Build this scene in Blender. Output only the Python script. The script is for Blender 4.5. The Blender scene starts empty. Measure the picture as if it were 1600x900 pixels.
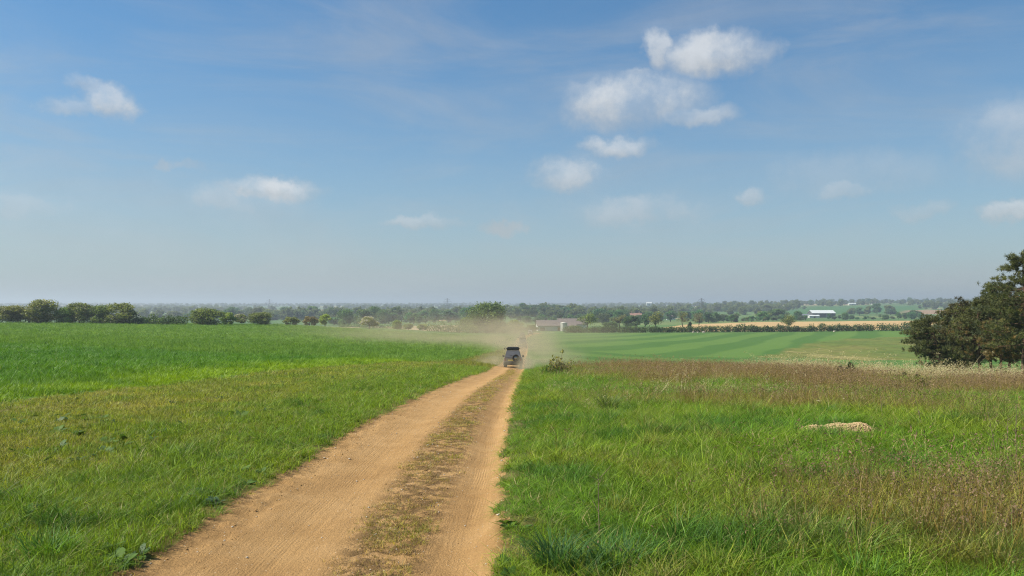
import bpy, bmesh, math, random
import numpy as np
from mathutils import Vector, Matrix

random.seed(7)
RNG = np.random.default_rng(11)
SC = bpy.context.scene
COL = SC.collection
CAMH = 1.85
F, CX, CY = 1256.0, 800.0, 475.0          # focal length in photo pixels, principal column, horizon row

# ------------------------------------------------------------------ camera
cam_d = bpy.data.cameras.new('camera')
cam = bpy.data.objects.new('camera', cam_d)
COL.objects.link(cam)
cam_d.sensor_width = 36.0
cam_d.lens = 36.0 * F / 1600.0
cam_d.clip_start, cam_d.clip_end = 0.05, 30000.0
cam.location = (0, 0, CAMH)
cam.rotation_euler = (math.radians(90) + math.atan(25.0 / F), 0, 0)
SC.camera = cam

# ------------------------------------------------------------------ sun direction, sky, exposure
SUN_EL = math.radians(50)
SUN_AZ = math.radians(-92)                # measured from +Y towards +X: to the left
SUN_DIR = Vector((math.sin(SUN_AZ) * math.cos(SUN_EL), math.cos(SUN_AZ) * math.cos(SUN_EL), math.sin(SUN_EL)))
SKY_STRENGTH = 0.076
SUN_STRENGTH = 5.0
EXPOSURE = 0.61
HAZE_DENSITY = 0.00030

sun_d = bpy.data.lights.new('sun', 'SUN')
sun_d.energy = SUN_STRENGTH
sun_d.angle = math.radians(0.6)
sun_d.color = (1.0, 0.95, 0.87)
sun = bpy.data.objects.new('sun', sun_d)
COL.objects.link(sun)
sun.rotation_euler = (-SUN_DIR).to_track_quat('-Z', 'Y').to_euler()

SC.view_settings.view_transform = 'Standard'
SC.view_settings.look = 'None'
SC.view_settings.exposure = EXPOSURE
SC.view_settings.gamma = 1.0
SC.view_settings.use_curve_mapping = False
SC.render.engine = 'CYCLES'
SC.cycles.use_denoising = True
SC.cycles.denoising_prefilter = 'NONE'
SC.cycles.max_bounces = 4
SC.cycles.diffuse_bounces = 2
SC.cycles.transmission_bounces = 3
SC.cycles.volume_bounces = 0
SC.cycles.pixel_filter_type = 'BLACKMAN_HARRIS'
SC.cycles.filter_width = 1.15
SC.cycles.transparent_max_bounces = 8
SC.cycles.volume_max_steps = 128
SC.cycles.volume_step_rate = 1.0


class NT:
    """small wrapper to write node trees"""
    def __init__(self, tree):
        self.t = tree; self.n = tree.nodes; self.l = tree.links
    def add(self, kind, **kw):
        nd = self.n.new(kind)
        for k, v in kw.items():
            if k == 'inp':
                for i, val in v.items():
                    s = nd.inputs[i]
                    if hasattr(val, 'is_output') or isinstance(val, bpy.types.NodeSocket):
                        self.l.new(val, s)
                    else:
                        s.default_value = val
            else:
                setattr(nd, k, v)
        return nd
    def math(self, op, a, b=0.0, clamp=False):
        nd = self.add('ShaderNodeMath', operation=op, use_clamp=clamp, inp={0: a, 1: b})
        return nd.outputs[0]
    def vmath(self, op, a, b=(0, 0, 0), out=0):
        nd = self.add('ShaderNodeVectorMath', operation=op, inp={0: a, 1: b})
        return nd.outputs[out]
    def noise(self, vec, scale, detail=3.0, rough=0.55, out='Fac', dist=0.0):
        nd = self.add('ShaderNodeTexNoise', inp={'Vector': vec, 'Scale': scale, 'Detail': detail, 'Roughness': rough, 'Distortion': dist})
        return nd.outputs[out]
    def ramp(self, fac, stops):
        nd = self.add('ShaderNodeValToRGB', inp={0: fac})
        el = nd.color_ramp.elements
        while len(el) < len(stops):
            el.new(0.5)
        for e, (p, c) in zip(el, stops):
            e.position = p
            e.color = (c[0], c[1], c[2], 1) if not isinstance(c, (int, float)) else (c, c, c, 1)
        return nd.outputs[0]
    def mix(self, fac, a, b, blend='MIX'):
        nd = self.add('ShaderNodeMix', data_type='RGBA', blend_type=blend)
        for i, val in ((0, fac), (6, a), (7, b)):
            if isinstance(val, bpy.types.NodeSocket):
                self.l.new(val, nd.inputs[i])
            else:
                nd.inputs[i].default_value = val if isinstance(val, (int, float)) else (*val[:3], 1)
        return nd.outputs[2]
    def maprange(self, v, a, b, c, d, smooth=False):
        nd = self.add('ShaderNodeMapRange', inp={0: v, 1: a, 2: b, 3: c, 4: d})
        if smooth:
            nd.interpolation_type = 'SMOOTHSTEP'
        return nd.outputs[0]


def build_world():
    w = bpy.data.worlds.new('World')
    SC.world = w
    w.use_nodes = True
    w.node_tree.nodes.clear()
    T = NT(w.node_tree)
    out = T.add('ShaderNodeOutputWorld')
    bg = T.add('ShaderNodeBackground')
    bg.inputs['Strength'].default_value = SKY_STRENGTH
    sky = T.add('ShaderNodeTexSky', sky_type='NISHITA', sun_disc=False, sun_elevation=SUN_EL,
                sun_rotation=SUN_AZ % (2 * math.pi), altitude=0.0, air_density=1.0, dust_density=0.2, ozone_density=1.6)
    d = T.add('ShaderNodeTexCoord').outputs['Generated']
    sep = T.add('ShaderNodeSeparateXYZ', inp={0: d})
    az = T.math('ARCTAN2', sep.outputs[0], sep.outputs[1])
    el = T.math('ARCSINE', sep.outputs[2])
    V = T.add('ShaderNodeCombineXYZ', inp={0: az, 1: el, 2: 0.0}).outputs[0]
    # ragged outlines: displace the lookup by noise
    nz = T.add('ShaderNodeTexNoise', inp={'Vector': V, 'Scale': 19.0, 'Detail': 4.0, 'Roughness': 0.60}).outputs['Color']
    nz = T.vmath('SUBTRACT', nz, (0.5, 0.5, 0.5))
    nf = T.add('ShaderNodeTexNoise', inp={'Vector': V, 'Scale': 70.0, 'Detail': 4.0, 'Roughness': 0.62}).outputs['Color']
    nf = T.vmath('SUBTRACT', nf, (0.5, 0.5, 0.5))
    V2 = T.vmath('ADD', V, T.vmath('ADD', T.vmath('MULTIPLY', nz, (0.055, 0.034, 0.0)), T.vmath('MULTIPLY', nf, (0.022, 0.016, 0.0))))
    clouds = [  # x, y, half width, half height (photo pixels), strength
        (125, 133, 30, 13, .55), (172, 158, 42, 25, .85), (110, 166, 44, 13, .42), (420, 294, 74, 20, 1.0), (338, 308, 46, 26, .42),
        (400, 318, 90, 22, .32),
        (256, 255, 17, 11, .5), (292, 259, 28, 8, .36), (665, 346, 66, 13, .5), (785, 357, 36, 12, .7), (1120, 82, 85, 34, .95),
        (1028, 78, 26, 34, .7), (1185, 78, 36, 20, .45), (985, 155, 112, 44, .85), (1095, 180, 60, 18, .55), (990, 118, 26, 14, .6),
        (968, 227, 56, 19, .72), (885, 270, 54, 28, .66), (990, 330, 115, 26, .45), (1178, 304, 26, 13, .5), (1445, 329, 36, 13, .48),
        (1582, 330, 40, 14, .6), (1322, 298, 32, 14, .4), (1590, 215, 80, 58, .5), (1320, 270, 150, 34, .22), (25, 326, 75, 22, .36)]
    lst = []
    for x, y, hw, hh, s in clouds:
        a = math.atan((x - CX) / F)
        e = math.atan((CY - y) / F * math.cos(a))
        lst.append((a, e, hw * 1.22 / F, hh * 1.22 / F, min(1.0, s * 1.15 + .04)))
    rr = random.Random(5)
    for i in range(16):                      # the same scattered fair-weather clouds go on all round
        a = 0.75 + (i + rr.random()) * (2 * math.pi - 1.5) / 16
        a = a - 2 * math.pi if a > math.pi else a
        lst.append((a, rr.uniform(.08, .5), rr.uniform(.03, .09), rr.uniform(.01, .032), rr.uniform(.4, .95)))
    acc = None; top = None
    for a, e, hw, hh, s in lst:
        v = T.vmath('MULTIPLY', T.vmath('SUBTRACT', V2, (a, e, 0)), (1 / hw, 1 / hh, 0))
        ln = T.vmath('LENGTH', v, out=1)
        m = T.maprange(ln, 0.35, 1.12, s, 0.0, True)
        if hh > .012:        # how far up in its cloud a point lies: sunlit tops, shaded bases
            up = T.math('MULTIPLY', T.maprange(T.add('ShaderNodeSeparateXYZ', inp={0: v}).outputs[1], -.9, .6, 0.0, 1.0, True), m)
            top = up if top is None else T.math('MAXIMUM', top, up)
        acc = m if acc is None else T.math('MAXIMUM', acc, m)
    tex = T.noise(V, 15.0, 6.0, 0.60)
    acc = T.math('MULTIPLY', acc, T.maprange(tex, 0.34, 0.58, 0.45, 1.1))
    # thin high cirrus everywhere
    rotv = T.add('ShaderNodeMapping', inp={'Vector': V, 'Rotation': (0, 0, 0.35), 'Scale': (1.6, 7.0, 1.0)}).outputs[0]
    cir = T.maprange(T.noise(rotv, 1.7, 6.0, 0.6, dist=0.6), 0.38, 0.78, 0.0, 0.50, True)
    cov = T.math('MAXIMUM', acc, cir)
    cov = T.math('MULTIPLY', cov, 0.76, True)
    bright = T.math('ADD', T.maprange(top, 0.0, .8, 4.3, 6.2), T.maprange(tex, .3, .7, -.4, .5))
    cc = T.add('ShaderNodeCombineXYZ', inp={0: T.math('MULTIPLY', bright, 0.97), 1: bright, 2: T.math('MULTIPLY', bright, 1.03)}).outputs[0]
    skyc = T.add('ShaderNodeHueSaturation', inp={'Hue': 0.5, 'Saturation': 1.27, 'Value': 1.0, 'Color': T.mix(1.0, sky.outputs[0], (.89, 1.02, 1.06), 'MULTIPLY')}).outputs[0]
    # summer haze thickening towards the horizon, the same all round
    veil = T.math('MULTIPLY', T.math('EXPONENT', T.math('MULTIPLY', T.math('ABSOLUTE', el), -5.2)), .92)
    skyc = T.mix(veil, skyc, (2.95, 3.50, 4.10))
    c = T.mix(cov, skyc, cc)
    T.l.new(c, bg.inputs['Color'])
    T.l.new(bg.outputs[0], out.inputs['Surface'])


build_world()

# ------------------------------------------------------------------ tagging helpers
def tag(o, label=None, cat=None, group=None, kind=None):
    if label: o['label'] = label
    if cat: o['category'] = cat
    if group: o['group'] = group
    if kind: o['kind'] = kind
    return o

def thing(name, label, cat, loc=(0, 0, 0), rotz=0.0, group=None):
    o = bpy.data.objects.new(name, None)
    COL.objects.link(o)
    o.location = loc
    o.rotation_euler = (0, 0, rotz)
    o.empty_display_size = 0.2
    return tag(o, label, cat, group)

def link(name, mesh, parent=None, loc=None, rot=None, scale=None):
    o = bpy.data.objects.new(name, mesh)
    COL.objects.link(o)
    if parent is not None: o.parent = parent
    if loc is not None: o.location = loc
    if rot is not None: o.rotation_euler = rot
    if scale is not None: o.scale = scale if not isinstance(scale, (int, float)) else (scale,) * 3
    return o

def mesh_np(name, verts, faces, mats=(), mat_idx=None, attrs=None, smooth=False):
    """verts (n,3); faces: list/array of equal-size polygons, or list of arrays with different sizes"""
    me = bpy.data.meshes.new(name)
    if not isinstance(faces, (list, tuple)):
        faces = [faces]
    faces = [np.asarray(f, dtype=np.int32) for f in faces if len(f)]
    v = np.asarray(verts, dtype=np.float32)
    me.vertices.add(len(v))
    me.vertices.foreach_set('co', v.ravel())
    loops = np.concatenate([f.ravel() for f in faces])
    tot = np.concatenate([np.full(len(f), f.shape[1], dtype=np.int32) for f in faces])
    start = np.concatenate([[0], np.cumsum(tot)[:-1]]).astype(np.int32)
    me.loops.add(len(loops))
    me.loops.foreach_set('vertex_index', loops)
    me.polygons.add(len(tot))
    me.polygons.foreach_set('loop_start', start)
    if smooth:
        me.polygons.foreach_set('use_smooth', np.ones(len(tot), dtype=bool))
    for m in mats:
        me.materials.append(m)
    if mat_idx is not None:
        me.polygons.foreach_set('material_index', np.asarray(mat_idx, dtype=np.int32))
    for k, a in (attrs or {}).items():
        at = me.attributes.new(k, 'FLOAT', 'POINT')
        at.data.foreach_set('value', np.asarray(a, dtype=np.float32))
    me.update(calc_edges=True)
    me.validate()
    return me

# ------------------------------------------------------------------ numpy noise
def _hash(ix, iy, seed):
    h = (ix.astype(np.int64) * 374761393 + iy.astype(np.int64) * 668265263 + seed * 1442695041) & 0xFFFFFFFF
    h = ((h ^ (h >> 13)) * 1274126177) & 0xFFFFFFFF
    return ((h ^ (h >> 16)) & 0xFFFF) / 65535.0

def vnoise(x, y, seed=0):
    x = np.asarray(x, float); y = np.asarray(y, float)
    ix = np.floor(x); iy = np.floor(y)
    fx = x - ix; fy = y - iy
    fx = fx * fx * (3 - 2 * fx); fy = fy * fy * (3 - 2 * fy)
    a = _hash(ix, iy, seed); b = _hash(ix + 1, iy, seed)
    c = _hash(ix, iy + 1, seed); d = _hash(ix + 1, iy + 1, seed)
    return (a * (1 - fx) + b * fx) * (1 - fy) + (c * (1 - fx) + d * fx) * fy

def fbm(x, y, seed=0, oct=3):
    s = 0; a = 0.5; tot = 0
    for i in range(oct):
        s = s + a * vnoise(x * 2 ** i + 17.3 * i, y * 2 ** i - 9.1 * i, seed + i)
        tot += a; a *= 0.5
    return s / tot

def sstep(x, a, b):
    t = np.clip((x - a) / (b - a), 0, 1)
    return t * t * (3 - 2 * t)

# ------------------------------------------------------------------ terrain height: drop below the camera along rays t = X / Y
def pchip(x, y, q):
    x = np.asarray(x, float); y = np.asarray(y, float)
    h = np.diff(x); dl = np.diff(y) / h
    m = np.zeros_like(y)
    for i in range(1, len(x) - 1):
        if dl[i - 1] * dl[i] > 0:
            w1 = 2 * h[i] + h[i - 1]; w2 = h[i] + 2 * h[i - 1]
            m[i] = (w1 + w2) / (w1 / dl[i - 1] + w2 / dl[i])
    m[0] = dl[0]; m[-1] = dl[-1]
    q = np.clip(q, x[0], x[-1])
    k = np.clip(np.searchsorted(x, q) - 1, 0, len(x) - 2)
    s = (q - x[k]) / h[k]
    return ((1 + 2 * s) * (1 - s) ** 2 * y[k] + s * (1 - s) ** 2 * h[k] * m[k]
            + s * s * (3 - 2 * s) * y[k + 1] + s * s * (s - 1) * h[k] * m[k + 1])

FARL = [(400, 11), (550, 16), (800, 18), (1500, 19), (2500, 16), (4000, 9), (6500, 3), (9600, 12)]
FARM = [(450, 14.5), (700, 17), (1000, 18.5), (1500, 18.5), (2500, 15), (4000, 8), (6500, 2), (9600, 10)]
COLS = {
    -0.90: [(0, 1.85), (10, 1.98), (19, 2.35), (60, 3.0), (120, 4.2), (190, 4.7), (260, 6.0)] + FARL,
    -0.64: [(0, 1.85), (10, 1.98), (19, 2.40), (60, 3.1), (120, 4.4), (200, 4.95), (260, 6.0)] + FARL,
    -0.318: [(0, 1.85), (12, 2.05), (20, 2.35), (33, 2.9), (80, 4.5), (150, 5.7), (240, 6.3), (300, 8)] + FARL,
    -0.16: [(0, 1.85), (12, 2.10), (22, 2.5), (52, 3.9), (100, 5.6), (200, 7.9), (300, 9.1), (380, 12)] + FARM,
    -0.05: [(0, 1.85), (12, 2.12), (22, 2.55), (39, 3.5), (60, 4.75), (78, 5.6), (110, 6.5), (130, 7.1), (226, 9.5), (350, 12.3)] + FARM,
    0.0: [(0, 1.85), (6, 1.88), (12, 2.12), (22, 2.58), (39, 3.6), (60, 4.95), (69, 5.42), (78, 6.12), (100, 7.0), (130, 7.8),
          (165, 8.9), (226, 9.9), (350, 12.5)] + FARM,
    0.05: [(0, 1.85), (12, 2.10), (22, 2.6), (39, 3.55), (50, 4.2), (60, 4.9), (80, 6.6), (110, 7.4), (160, 8.6), (226, 10), (350, 12.5)] + FARM,
    0.16: [(0, 1.85), (12, 2.05), (22, 2.55), (40, 3.5), (52, 4.15), (58, 4.5), (70, 6.3), (90, 7.9), (110, 8.3), (160, 9.5), (230, 10.8),
           (350, 12.6), (420, 13.2), (620, 15.5), (1000, 18.0), (1500, 16.5), (2500, 11), (4000, 6), (6500, 2), (9600, 10)],
    0.32: [(0, 1.85), (12, 2.02), (22, 2.55), (40, 3.65), (50, 4.2), (56, 4.75), (70, 6.8), (90, 8.2), (110, 8.7), (200, 11.0), (350, 12.4),
           (420, 12.6), (620, 13.6), (800, 16), (1076, 17.5), (1300, 13.5), (1700, 6.8), (2300, 3.0), (3000, 3.0), (4500, 2), (6500, 1), (9600, 10)],
    0.48: [(0, 1.85), (12, 2.0), (22, 2.6), (40, 3.9), (47, 4.45), (55, 5.3), (70, 6.7), (90, 8.3), (110, 9.2), (200, 11.3), (340, 11.6),
           (420, 12.1), (620, 13.0), (800, 15), (1076, 15.5), (1300, 11.5), (1700, 4.5), (2300, -3), (3000, -7), (4500, -5), (6500, -3), (9600, 10)],
    0.64: [(0, 1.85), (12, 1.98), (22, 2.65), (38, 3.85), (45, 4.45), (58, 5.35), (75, 6.6), (95, 8.0), (120, 9.2), (200, 11.0), (340, 11.3),
           (420, 11.8), (620, 12.5), (800, 14), (1076, 14), (1300, 10), (1700, 3), (2300, -5), (3000, -10), (4500, -7), (6500, -3), (9600, 10)],
    0.90: [(0, 1.85), (12, 1.95), (22, 2.6), (38, 3.8), (45, 4.4), (58, 5.3), (75, 6.4), (95, 7.8), (120, 9), (200, 10.8), (340, 11),
           (420, 11.5), (620, 12), (1076, 13), (1700, 3), (2300, -5), (3000, -10), (4500, -7), (6500, -3), (9600, 10)],
}
_L = np.linspace(math.log(10.0), math.log(9700.0), 900)
_TK = np.array(sorted(COLS))
_tab = np.array([pchip(np.log(np.array([p[0] for p in COLS[t]]) + 10.0), [p[1] for p in COLS[t]], _L) for t in _TK])
_T = np.linspace(-0.9, 0.9, 361)
TABLE = np.array([pchip(_TK, _tab[:, i], _T) for i in range(len(_L))]).T     # (t, L)

def drop(X, Y):
    Yc = np.clip(Y, 0.0, 9600.0)
    t = np.clip(X / np.sqrt(Yc ** 2 + 225.0), -0.9, 0.9)
    fi = (t + 0.9) / 1.8 * 360
    fj = (np.log(Yc + 10.0) - _L[0]) / (_L[-1] - _L[0]) * 899
    i = np.clip(fi.astype(int), 0, 359); j = np.clip(fj.astype(int), 0, 898)
    a = fi - i; b = fj - j
    return ((TABLE[i, j] * (1 - a) + TABLE[i + 1, j] * a) * (1 - b) + (TABLE[i, j + 1] * (1 - a) + TABLE[i + 1, j + 1] * a) * b)

_RY = np.array([-60, 0, 6, 12, 22, 39, 60, 78, 130, 165, 226, 300, 345, 400.])
_RX = np.array([-1.6, -1.42, -1.40, -1.38, -1.26, -.82, -.38, -.12, 1.2, 2.0, 2.7, 6.6, 12.5, 24.])
def track_x(Y):
    return pchip(_RY, _RX, np.asarray(Y, float))

_EY = np.array([-60, 0, 10, 18.8, 23.8, 33.7, 43, 54, 72, 111, 160, 345.])
_EX = np.array([-14, -12.8, -12.4, -12, -11.4, -10.7, -10.2, -8.6, -5.9, -3.6, -1.5, 8.])
def crop_edge(Y):
    return pchip(_EY, _EX, np.asarray(Y, float))

def meadow_far(X, Y):
    t = X / np.maximum(Y, 1.0)
    return np.interp(t, [0, .05, .16, .32, .48, .64, 1.0], [58, 58, 60, 56, 50, 46, 44])

def relief(X, Y):
    u = X - track_x(Y)
    inside = sstep(u, -1.65, -1.25) * (1 - sstep(u, 1.12, 1.45)) * (Y < 360)
    rutL = np.exp(-((u + 0.55) / 0.42) ** 2); rutR = np.exp(-((u - 1.0) / 0.22) ** 2)
    z = -0.05 * inside - 0.055 * rutL * inside - 0.085 * rutR * inside
    z = z + inside * 0.03 * (fbm(X * 3.1, Y * 1.7, 5) - .5)
    lug = np.clip(np.sin(2 * np.pi * (Y * 3.6 + u * 1.6) + 2.5 * vnoise(X * 1.5, Y * 1.5, 6)), 0, 1) * sstep(vnoise(X * .9, Y * .9, 8), .25, .6)
    z = z + .038 * lug * (np.exp(-((u + 1.24) / .14) ** 2) + .35 * np.exp(-((u - .98) / .16) ** 2) + .3 * np.exp(-((u + .35) / .12) ** 2)) * (Y < 30)
    # fine scuffed ridges thrown up at the left shoulder and on the crown
    sc = np.exp(-((u + 1.12) / 0.16) ** 2) + 0.5 * np.exp(-((u - 0.35) / 0.3) ** 2)
    z = z + sc * 0.085 * (fbm(X * 8, Y * 8, 9) - .42) * (Y < 40)
    return z

def H(X, Y):
    X = np.asarray(X, float); Y = np.asarray(Y, float)
    z = CAMH - drop(X, Y)
    near = np.exp(-np.abs(Y) / 120.0)
    off = np.clip(np.abs(X - track_x(np.clip(Y, -60, 400))) / 3.0, 0, 1)
    z = z + near * off * (0.22 * (fbm(X / 7.0, Y / 7.0, 21) - .5) + 0.10 * (fbm(X / 1.7, Y / 1.7, 22) - .5))
    z = z + sstep(Y, 500, 1500) * 5.0 * (fbm(X / 400., Y / 400., 31) - .5)
    z = z + 6.5 * np.exp(-((X - 48) / 62) ** 2 - ((Y - 1050) / 160) ** 2)
    return z + relief(X, Y)

def Hs(x, y):
    return float(H(np.array([x]), np.array([y]))[0])

def gp(xpix, Y, dz=0.0):
    """ground point on the photo column xpix at the distance Y"""
    X = (xpix - CX) / F * Y
    return Vector((X, Y, Hs(X, Y) + dz))

# ------------------------------------------------------------------ materials
def new_mat(name):
    m = bpy.data.materials.new(name)
    m.use_nodes = True
    m.node_tree.nodes.clear()
    T = NT(m.node_tree)
    out = T.add('ShaderNodeOutputMaterial')
    return m, T, out

def simple_mat(name, col, rough=0.6, metal=0.0, vary=0.12, scale=6.0, spec=0.4, bump=0.0):
    m, T, out = new_mat(name)
    co = T.add('ShaderNodeTexCoord').outputs['Object']
    n = T.noise(co, scale, 4.0)
    c = T.mix(n, tuple(x * (1 - vary) for x in col), tuple(min(1, x * (1 + vary)) for x in col))
    b = T.add('ShaderNodeBsdfPrincipled', inp={'Base Color': c, 'Roughness': rough, 'Metallic': metal, 'Specular IOR Level': spec})
    if bump:
        bp = T.add('ShaderNodeBump', inp={'Strength': bump, 'Distance': 0.02, 'Height': T.noise(co, scale * 6, 3.0)})
        T.l.new(bp.outputs[0], b.inputs['Normal'])
    T.l.new(b.outputs[0], out.inputs[0])
    return m

def ground_mat(name, big, fine, s1=0.35, s2=9.0, bump=0.5, stretch=None, bdist=0.03, extra=None, gain=(.76, .74, .62)):
    """big: ramp stops over large patches; fine: ramp of multipliers over small grain"""
    m, T, out = new_mat(name)
    co = T.add('ShaderNodeTexCoord').outputs['Object']
    if stretch:
        co = T.add('ShaderNodeMapping', inp={'Vector': co, 'Rotation': (0, 0, stretch[0]), 'Scale': (stretch[1], stretch[2], 1)}).outputs[0]
    n1 = T.noise(co, s1, 5.0, 0.6)
    c = T.ramp(n1, [(p, tuple(a * b for a, b in zip(q, gain))) for p, q in big])
    if extra:
        c = extra(T, c)
    n2 = T.noise(co, s2, 5.0, 0.7)
    c = T.mix(1.0, c, T.ramp(n2, fine), 'MULTIPLY')
    bp = T.add('ShaderNodeBump', inp={'Strength': bump, 'Distance': bdist, 'Height': n2})
    b = T.add('ShaderNodeBsdfPrincipled', inp={'Base Color': c, 'Roughness': 0.9, 'Specular IOR Level': 0.15, 'Normal': bp.outputs[0]})
    T.l.new(b.outputs[0], out.inputs[0])
    return m

def track_mat():
    m, T, out = new_mat('sandy_track')
    u = T.add('ShaderNodeAttribute', attribute_name='u').outputs['Fac']
    v = T.add('ShaderNodeAttribute', attribute_name='v').outputs['Fac']
    co = T.add('ShaderNodeTexCoord').outputs['Object']
    st = T.add('ShaderNodeCombineXYZ', inp={0: T.math('MULTIPLY', u, 22.0), 1: T.math('MULTIPLY', v, 0.55), 2: 0.0}).outputs[0]
    streak = T.noise(st, 1.0, 4.0, 0.6)
    c = T.ramp(T.noise(co, 1.3, 5.0, 0.6), [(.3, (.365, .210, .078)), (.5, (.415, .245, .094)), (.72, (.475, .290, .120))])
    c = T.mix(1.0, c, T.ramp(streak, [(.3, .90), (.5, .99), (.7, 1.06)]), 'MULTIPLY')
    # soil and roots on the crown between the ruts and along the shoulders
    crown = T.math('MULTIPLY', T.maprange(u, -0.20, 0.15, 0, 1, True), T.maprange(u, 0.55, 0.85, 1, 0, True))
    shoulder = T.math('ADD', T.maprange(u, -1.10, -1.45, 0, 1, True), T.maprange(u, 1.18, 1.36, 0, 1, True), True)
    rough = T.math('MAXIMUM', T.math('MULTIPLY', crown, 1.0), T.math('MULTIPLY', shoulder, .8))
    patch = T.maprange(T.noise(co, 5.0, 6.0, 0.7), 0.40, 0.60, 0.0, 1.0, True)
    c = T.mix(T.math('MULTIPLY', rough, patch), c, (.165, .098, .036))
    grit = T.noise(co, 55.0, 4.0, 0.75)
    c = T.mix(1.0, c, T.ramp(grit, [(.28, .72), (.5, 1.0), (.70, 1.16)]), 'MULTIPLY')
    vor = T.add('ShaderNodeTexVoronoi', inp={'Vector': co, 'Scale': 26.0, 'Randomness': 1.0})
    isfl = T.math('MULTIPLY', T.maprange(vor.outputs['Distance'], .10, .16, 1, 0), T.math('GREATER_THAN', T.add('ShaderNodeSeparateColor', inp={0: vor.outputs['Color']}).outputs[0], 0.80))
    c = T.mix(T.math('MULTIPLY', isfl, .75), c, (.72, .62, .46))
    # pressed tyre lugs across each rut
    lug = T.math('SINE', T.math('ADD', T.math('MULTIPLY', v, 95.0), T.math('MULTIPLY', T.math('ABSOLUTE', T.math('SINE', T.math('MULTIPLY', u, 9.0))), 6.0)))
    lug = T.math('MULTIPLY', lug, T.math('MULTIPLY', T.math('SUBTRACT', 1.0, crown), T.maprange(T.noise(co, 1.1, 3.0), .54, .68, 0, 1, True)))
    tl = T.math('SINE', T.math('ADD', T.math('MULTIPLY', u, 190.0), T.math('MULTIPLY', T.noise(co, .5, 2.0), 30.0)))
    band = T.math('ADD', T.maprange(T.math('ABSOLUTE', T.math('SUBTRACT', u, T.math('ADD', .98, T.math('MULTIPLY', T.noise(co, .22, 2.0), .12)))), .05, .16, 1, 0, True),
                  T.maprange(T.math('ABSOLUTE', T.math('ADD', u, T.math('ADD', .50, T.math('MULTIPLY', T.noise(co, .2, 2.0), .2)))), .05, .18, 1, 0, True), True)
    tl = T.math('MULTIPLY', tl, T.math('MULTIPLY', band, T.maprange(T.noise(co, 1.6, 3.0), .40, .62, 0, 1, True)))
    c = T.mix(1.0, c, T.ramp(T.maprange(tl, -1, 1, 0, 1), [(0, .93), (.5, 1.0), (1, 1.03)]), 'MULTIPLY')
    streak = T.math('ADD', streak, T.math('MULTIPLY', tl, .14))
    h = T.math('ADD', T.math('MULTIPLY', grit, 0.9), T.math('ADD', T.math('MULTIPLY', streak, 0.42), T.math('MULTIPLY', lug, .05)))
    h = T.math('ADD', h, T.math('MULTIPLY', patch, T.math('MULTIPLY', rough, 0.9)))
    bp = T.add('ShaderNodeBump', inp={'Strength': 1.0, 'Distance': 0.030, 'Height': h})
    b = T.add('ShaderNodeBsdfPrincipled', inp={'Base Color': c, 'Roughness': 0.92, 'Specular IOR Level': 0.12, 'Normal': bp.outputs[0]})
    T.l.new(b.outputs[0], out.inputs[0])
    return m

def leafy_shader(T, out, col, trans=0.35, rough=0.55, spec=0.25):
    b = T.add('ShaderNodeBsdfPrincipled', inp={'Base Color': col, 'Roughness': rough, 'Specular IOR Level': spec})
    tr = T.add('ShaderNodeBsdfTranslucent', inp={'Color': T.mix(1.0, col, (1.15, 1.1, .6), 'MULTIPLY')})
    mx = T.add('ShaderNodeMixShader', inp={0: trans, 1: b.outputs[0], 2: tr.outputs[0]})
    T.l.new(mx.outputs[0], out.inputs[0])

def grass_mat(name, dry=0.10, dry_col=(.40, .32, .14), trans=.35, spec=.3, soft=0.0):
    m, T, out = new_mat(name)
    tint = T.add('ShaderNodeAttribute', attribute_name='tint', attribute_type='INSTANCER').outputs['Color']
    var = T.add('ShaderNodeAttribute', attribute_name='var').outputs['Fac']
    c = T.mix(1.0, tint, T.ramp(var, [(0, tuple(a + (1 - a) * soft for a in (.42, .44, .5))), (.5, (.95, .95, .95)), (.9, tuple(a + (1 - a) * soft for a in (1.75, 1.6, 1.1)))]), 'MULTIPLY')
    c = T.mix(T.maprange(var, 1 - dry, 1 - dry + .02, 0, .85), c, dry_col)
    leafy_shader(T, out, c, trans, .5, .16)
    return m

def head_mat(name, col):
    m, T, out = new_mat(name)
    var = T.add('ShaderNodeAttribute', attribute_name='var').outputs['Fac']
    c = T.mix(var, tuple(x * .7 for x in col), tuple(x * 1.35 for x in col))
    leafy_shader(T, out, c, .3, .7, .1)
    return m

def foliage_mat(name, instancer=False, trans=.42):
    m, T, out = new_mat(name)
    if instancer:
        base = T.add('ShaderNodeAttribute', attribute_name='tint', attribute_type='INSTANCER').outputs['Color']
    else:
        base = T.add('ShaderNodeObjectInfo').outputs['Color']
    var = T.add('ShaderNodeAttribute', attribute_name='var').outputs['Fac']
    c = T.mix(1.0, base, T.ramp(var, [(0, (.52, .54, .6)), (.5, (.97, .97, .97)), (1, (1.7, 1.58, 1.15))]), 'MULTIPLY')
    leafy_shader(T, out, c, trans, .55, .2)
    return m

M = {}
M['track'] = track_mat()
M['verge'] = ground_mat('verge_ground', [(.3, (.14, .12, .035)), (.5, (.19, .165, .045)), (.7, (.26, .20, .07))], [(.3, .6), (.55, 1.0), (.75, 1.25)], .5, 14, .7)
M['crop'] = ground_mat('crop_ground', [(.3, (.085, .180, .028)), (.5, (.10, .20, .032)), (.7, (.115, .215, .036))], [(.3, .72), (.55, 1.0), (.75, 1.2)], .06, 2.2, .5, (0.25, .35, 1.6), .15)
M['meadow'] = ground_mat('meadow_ground', [(.3, (.11, .12, .032)), (.5, (.15, .135, .045)), (.7, (.20, .155, .065))], [(.3, .55), (.55, 1.0), (.75, 1.2)], .5, 12, .7)

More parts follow.
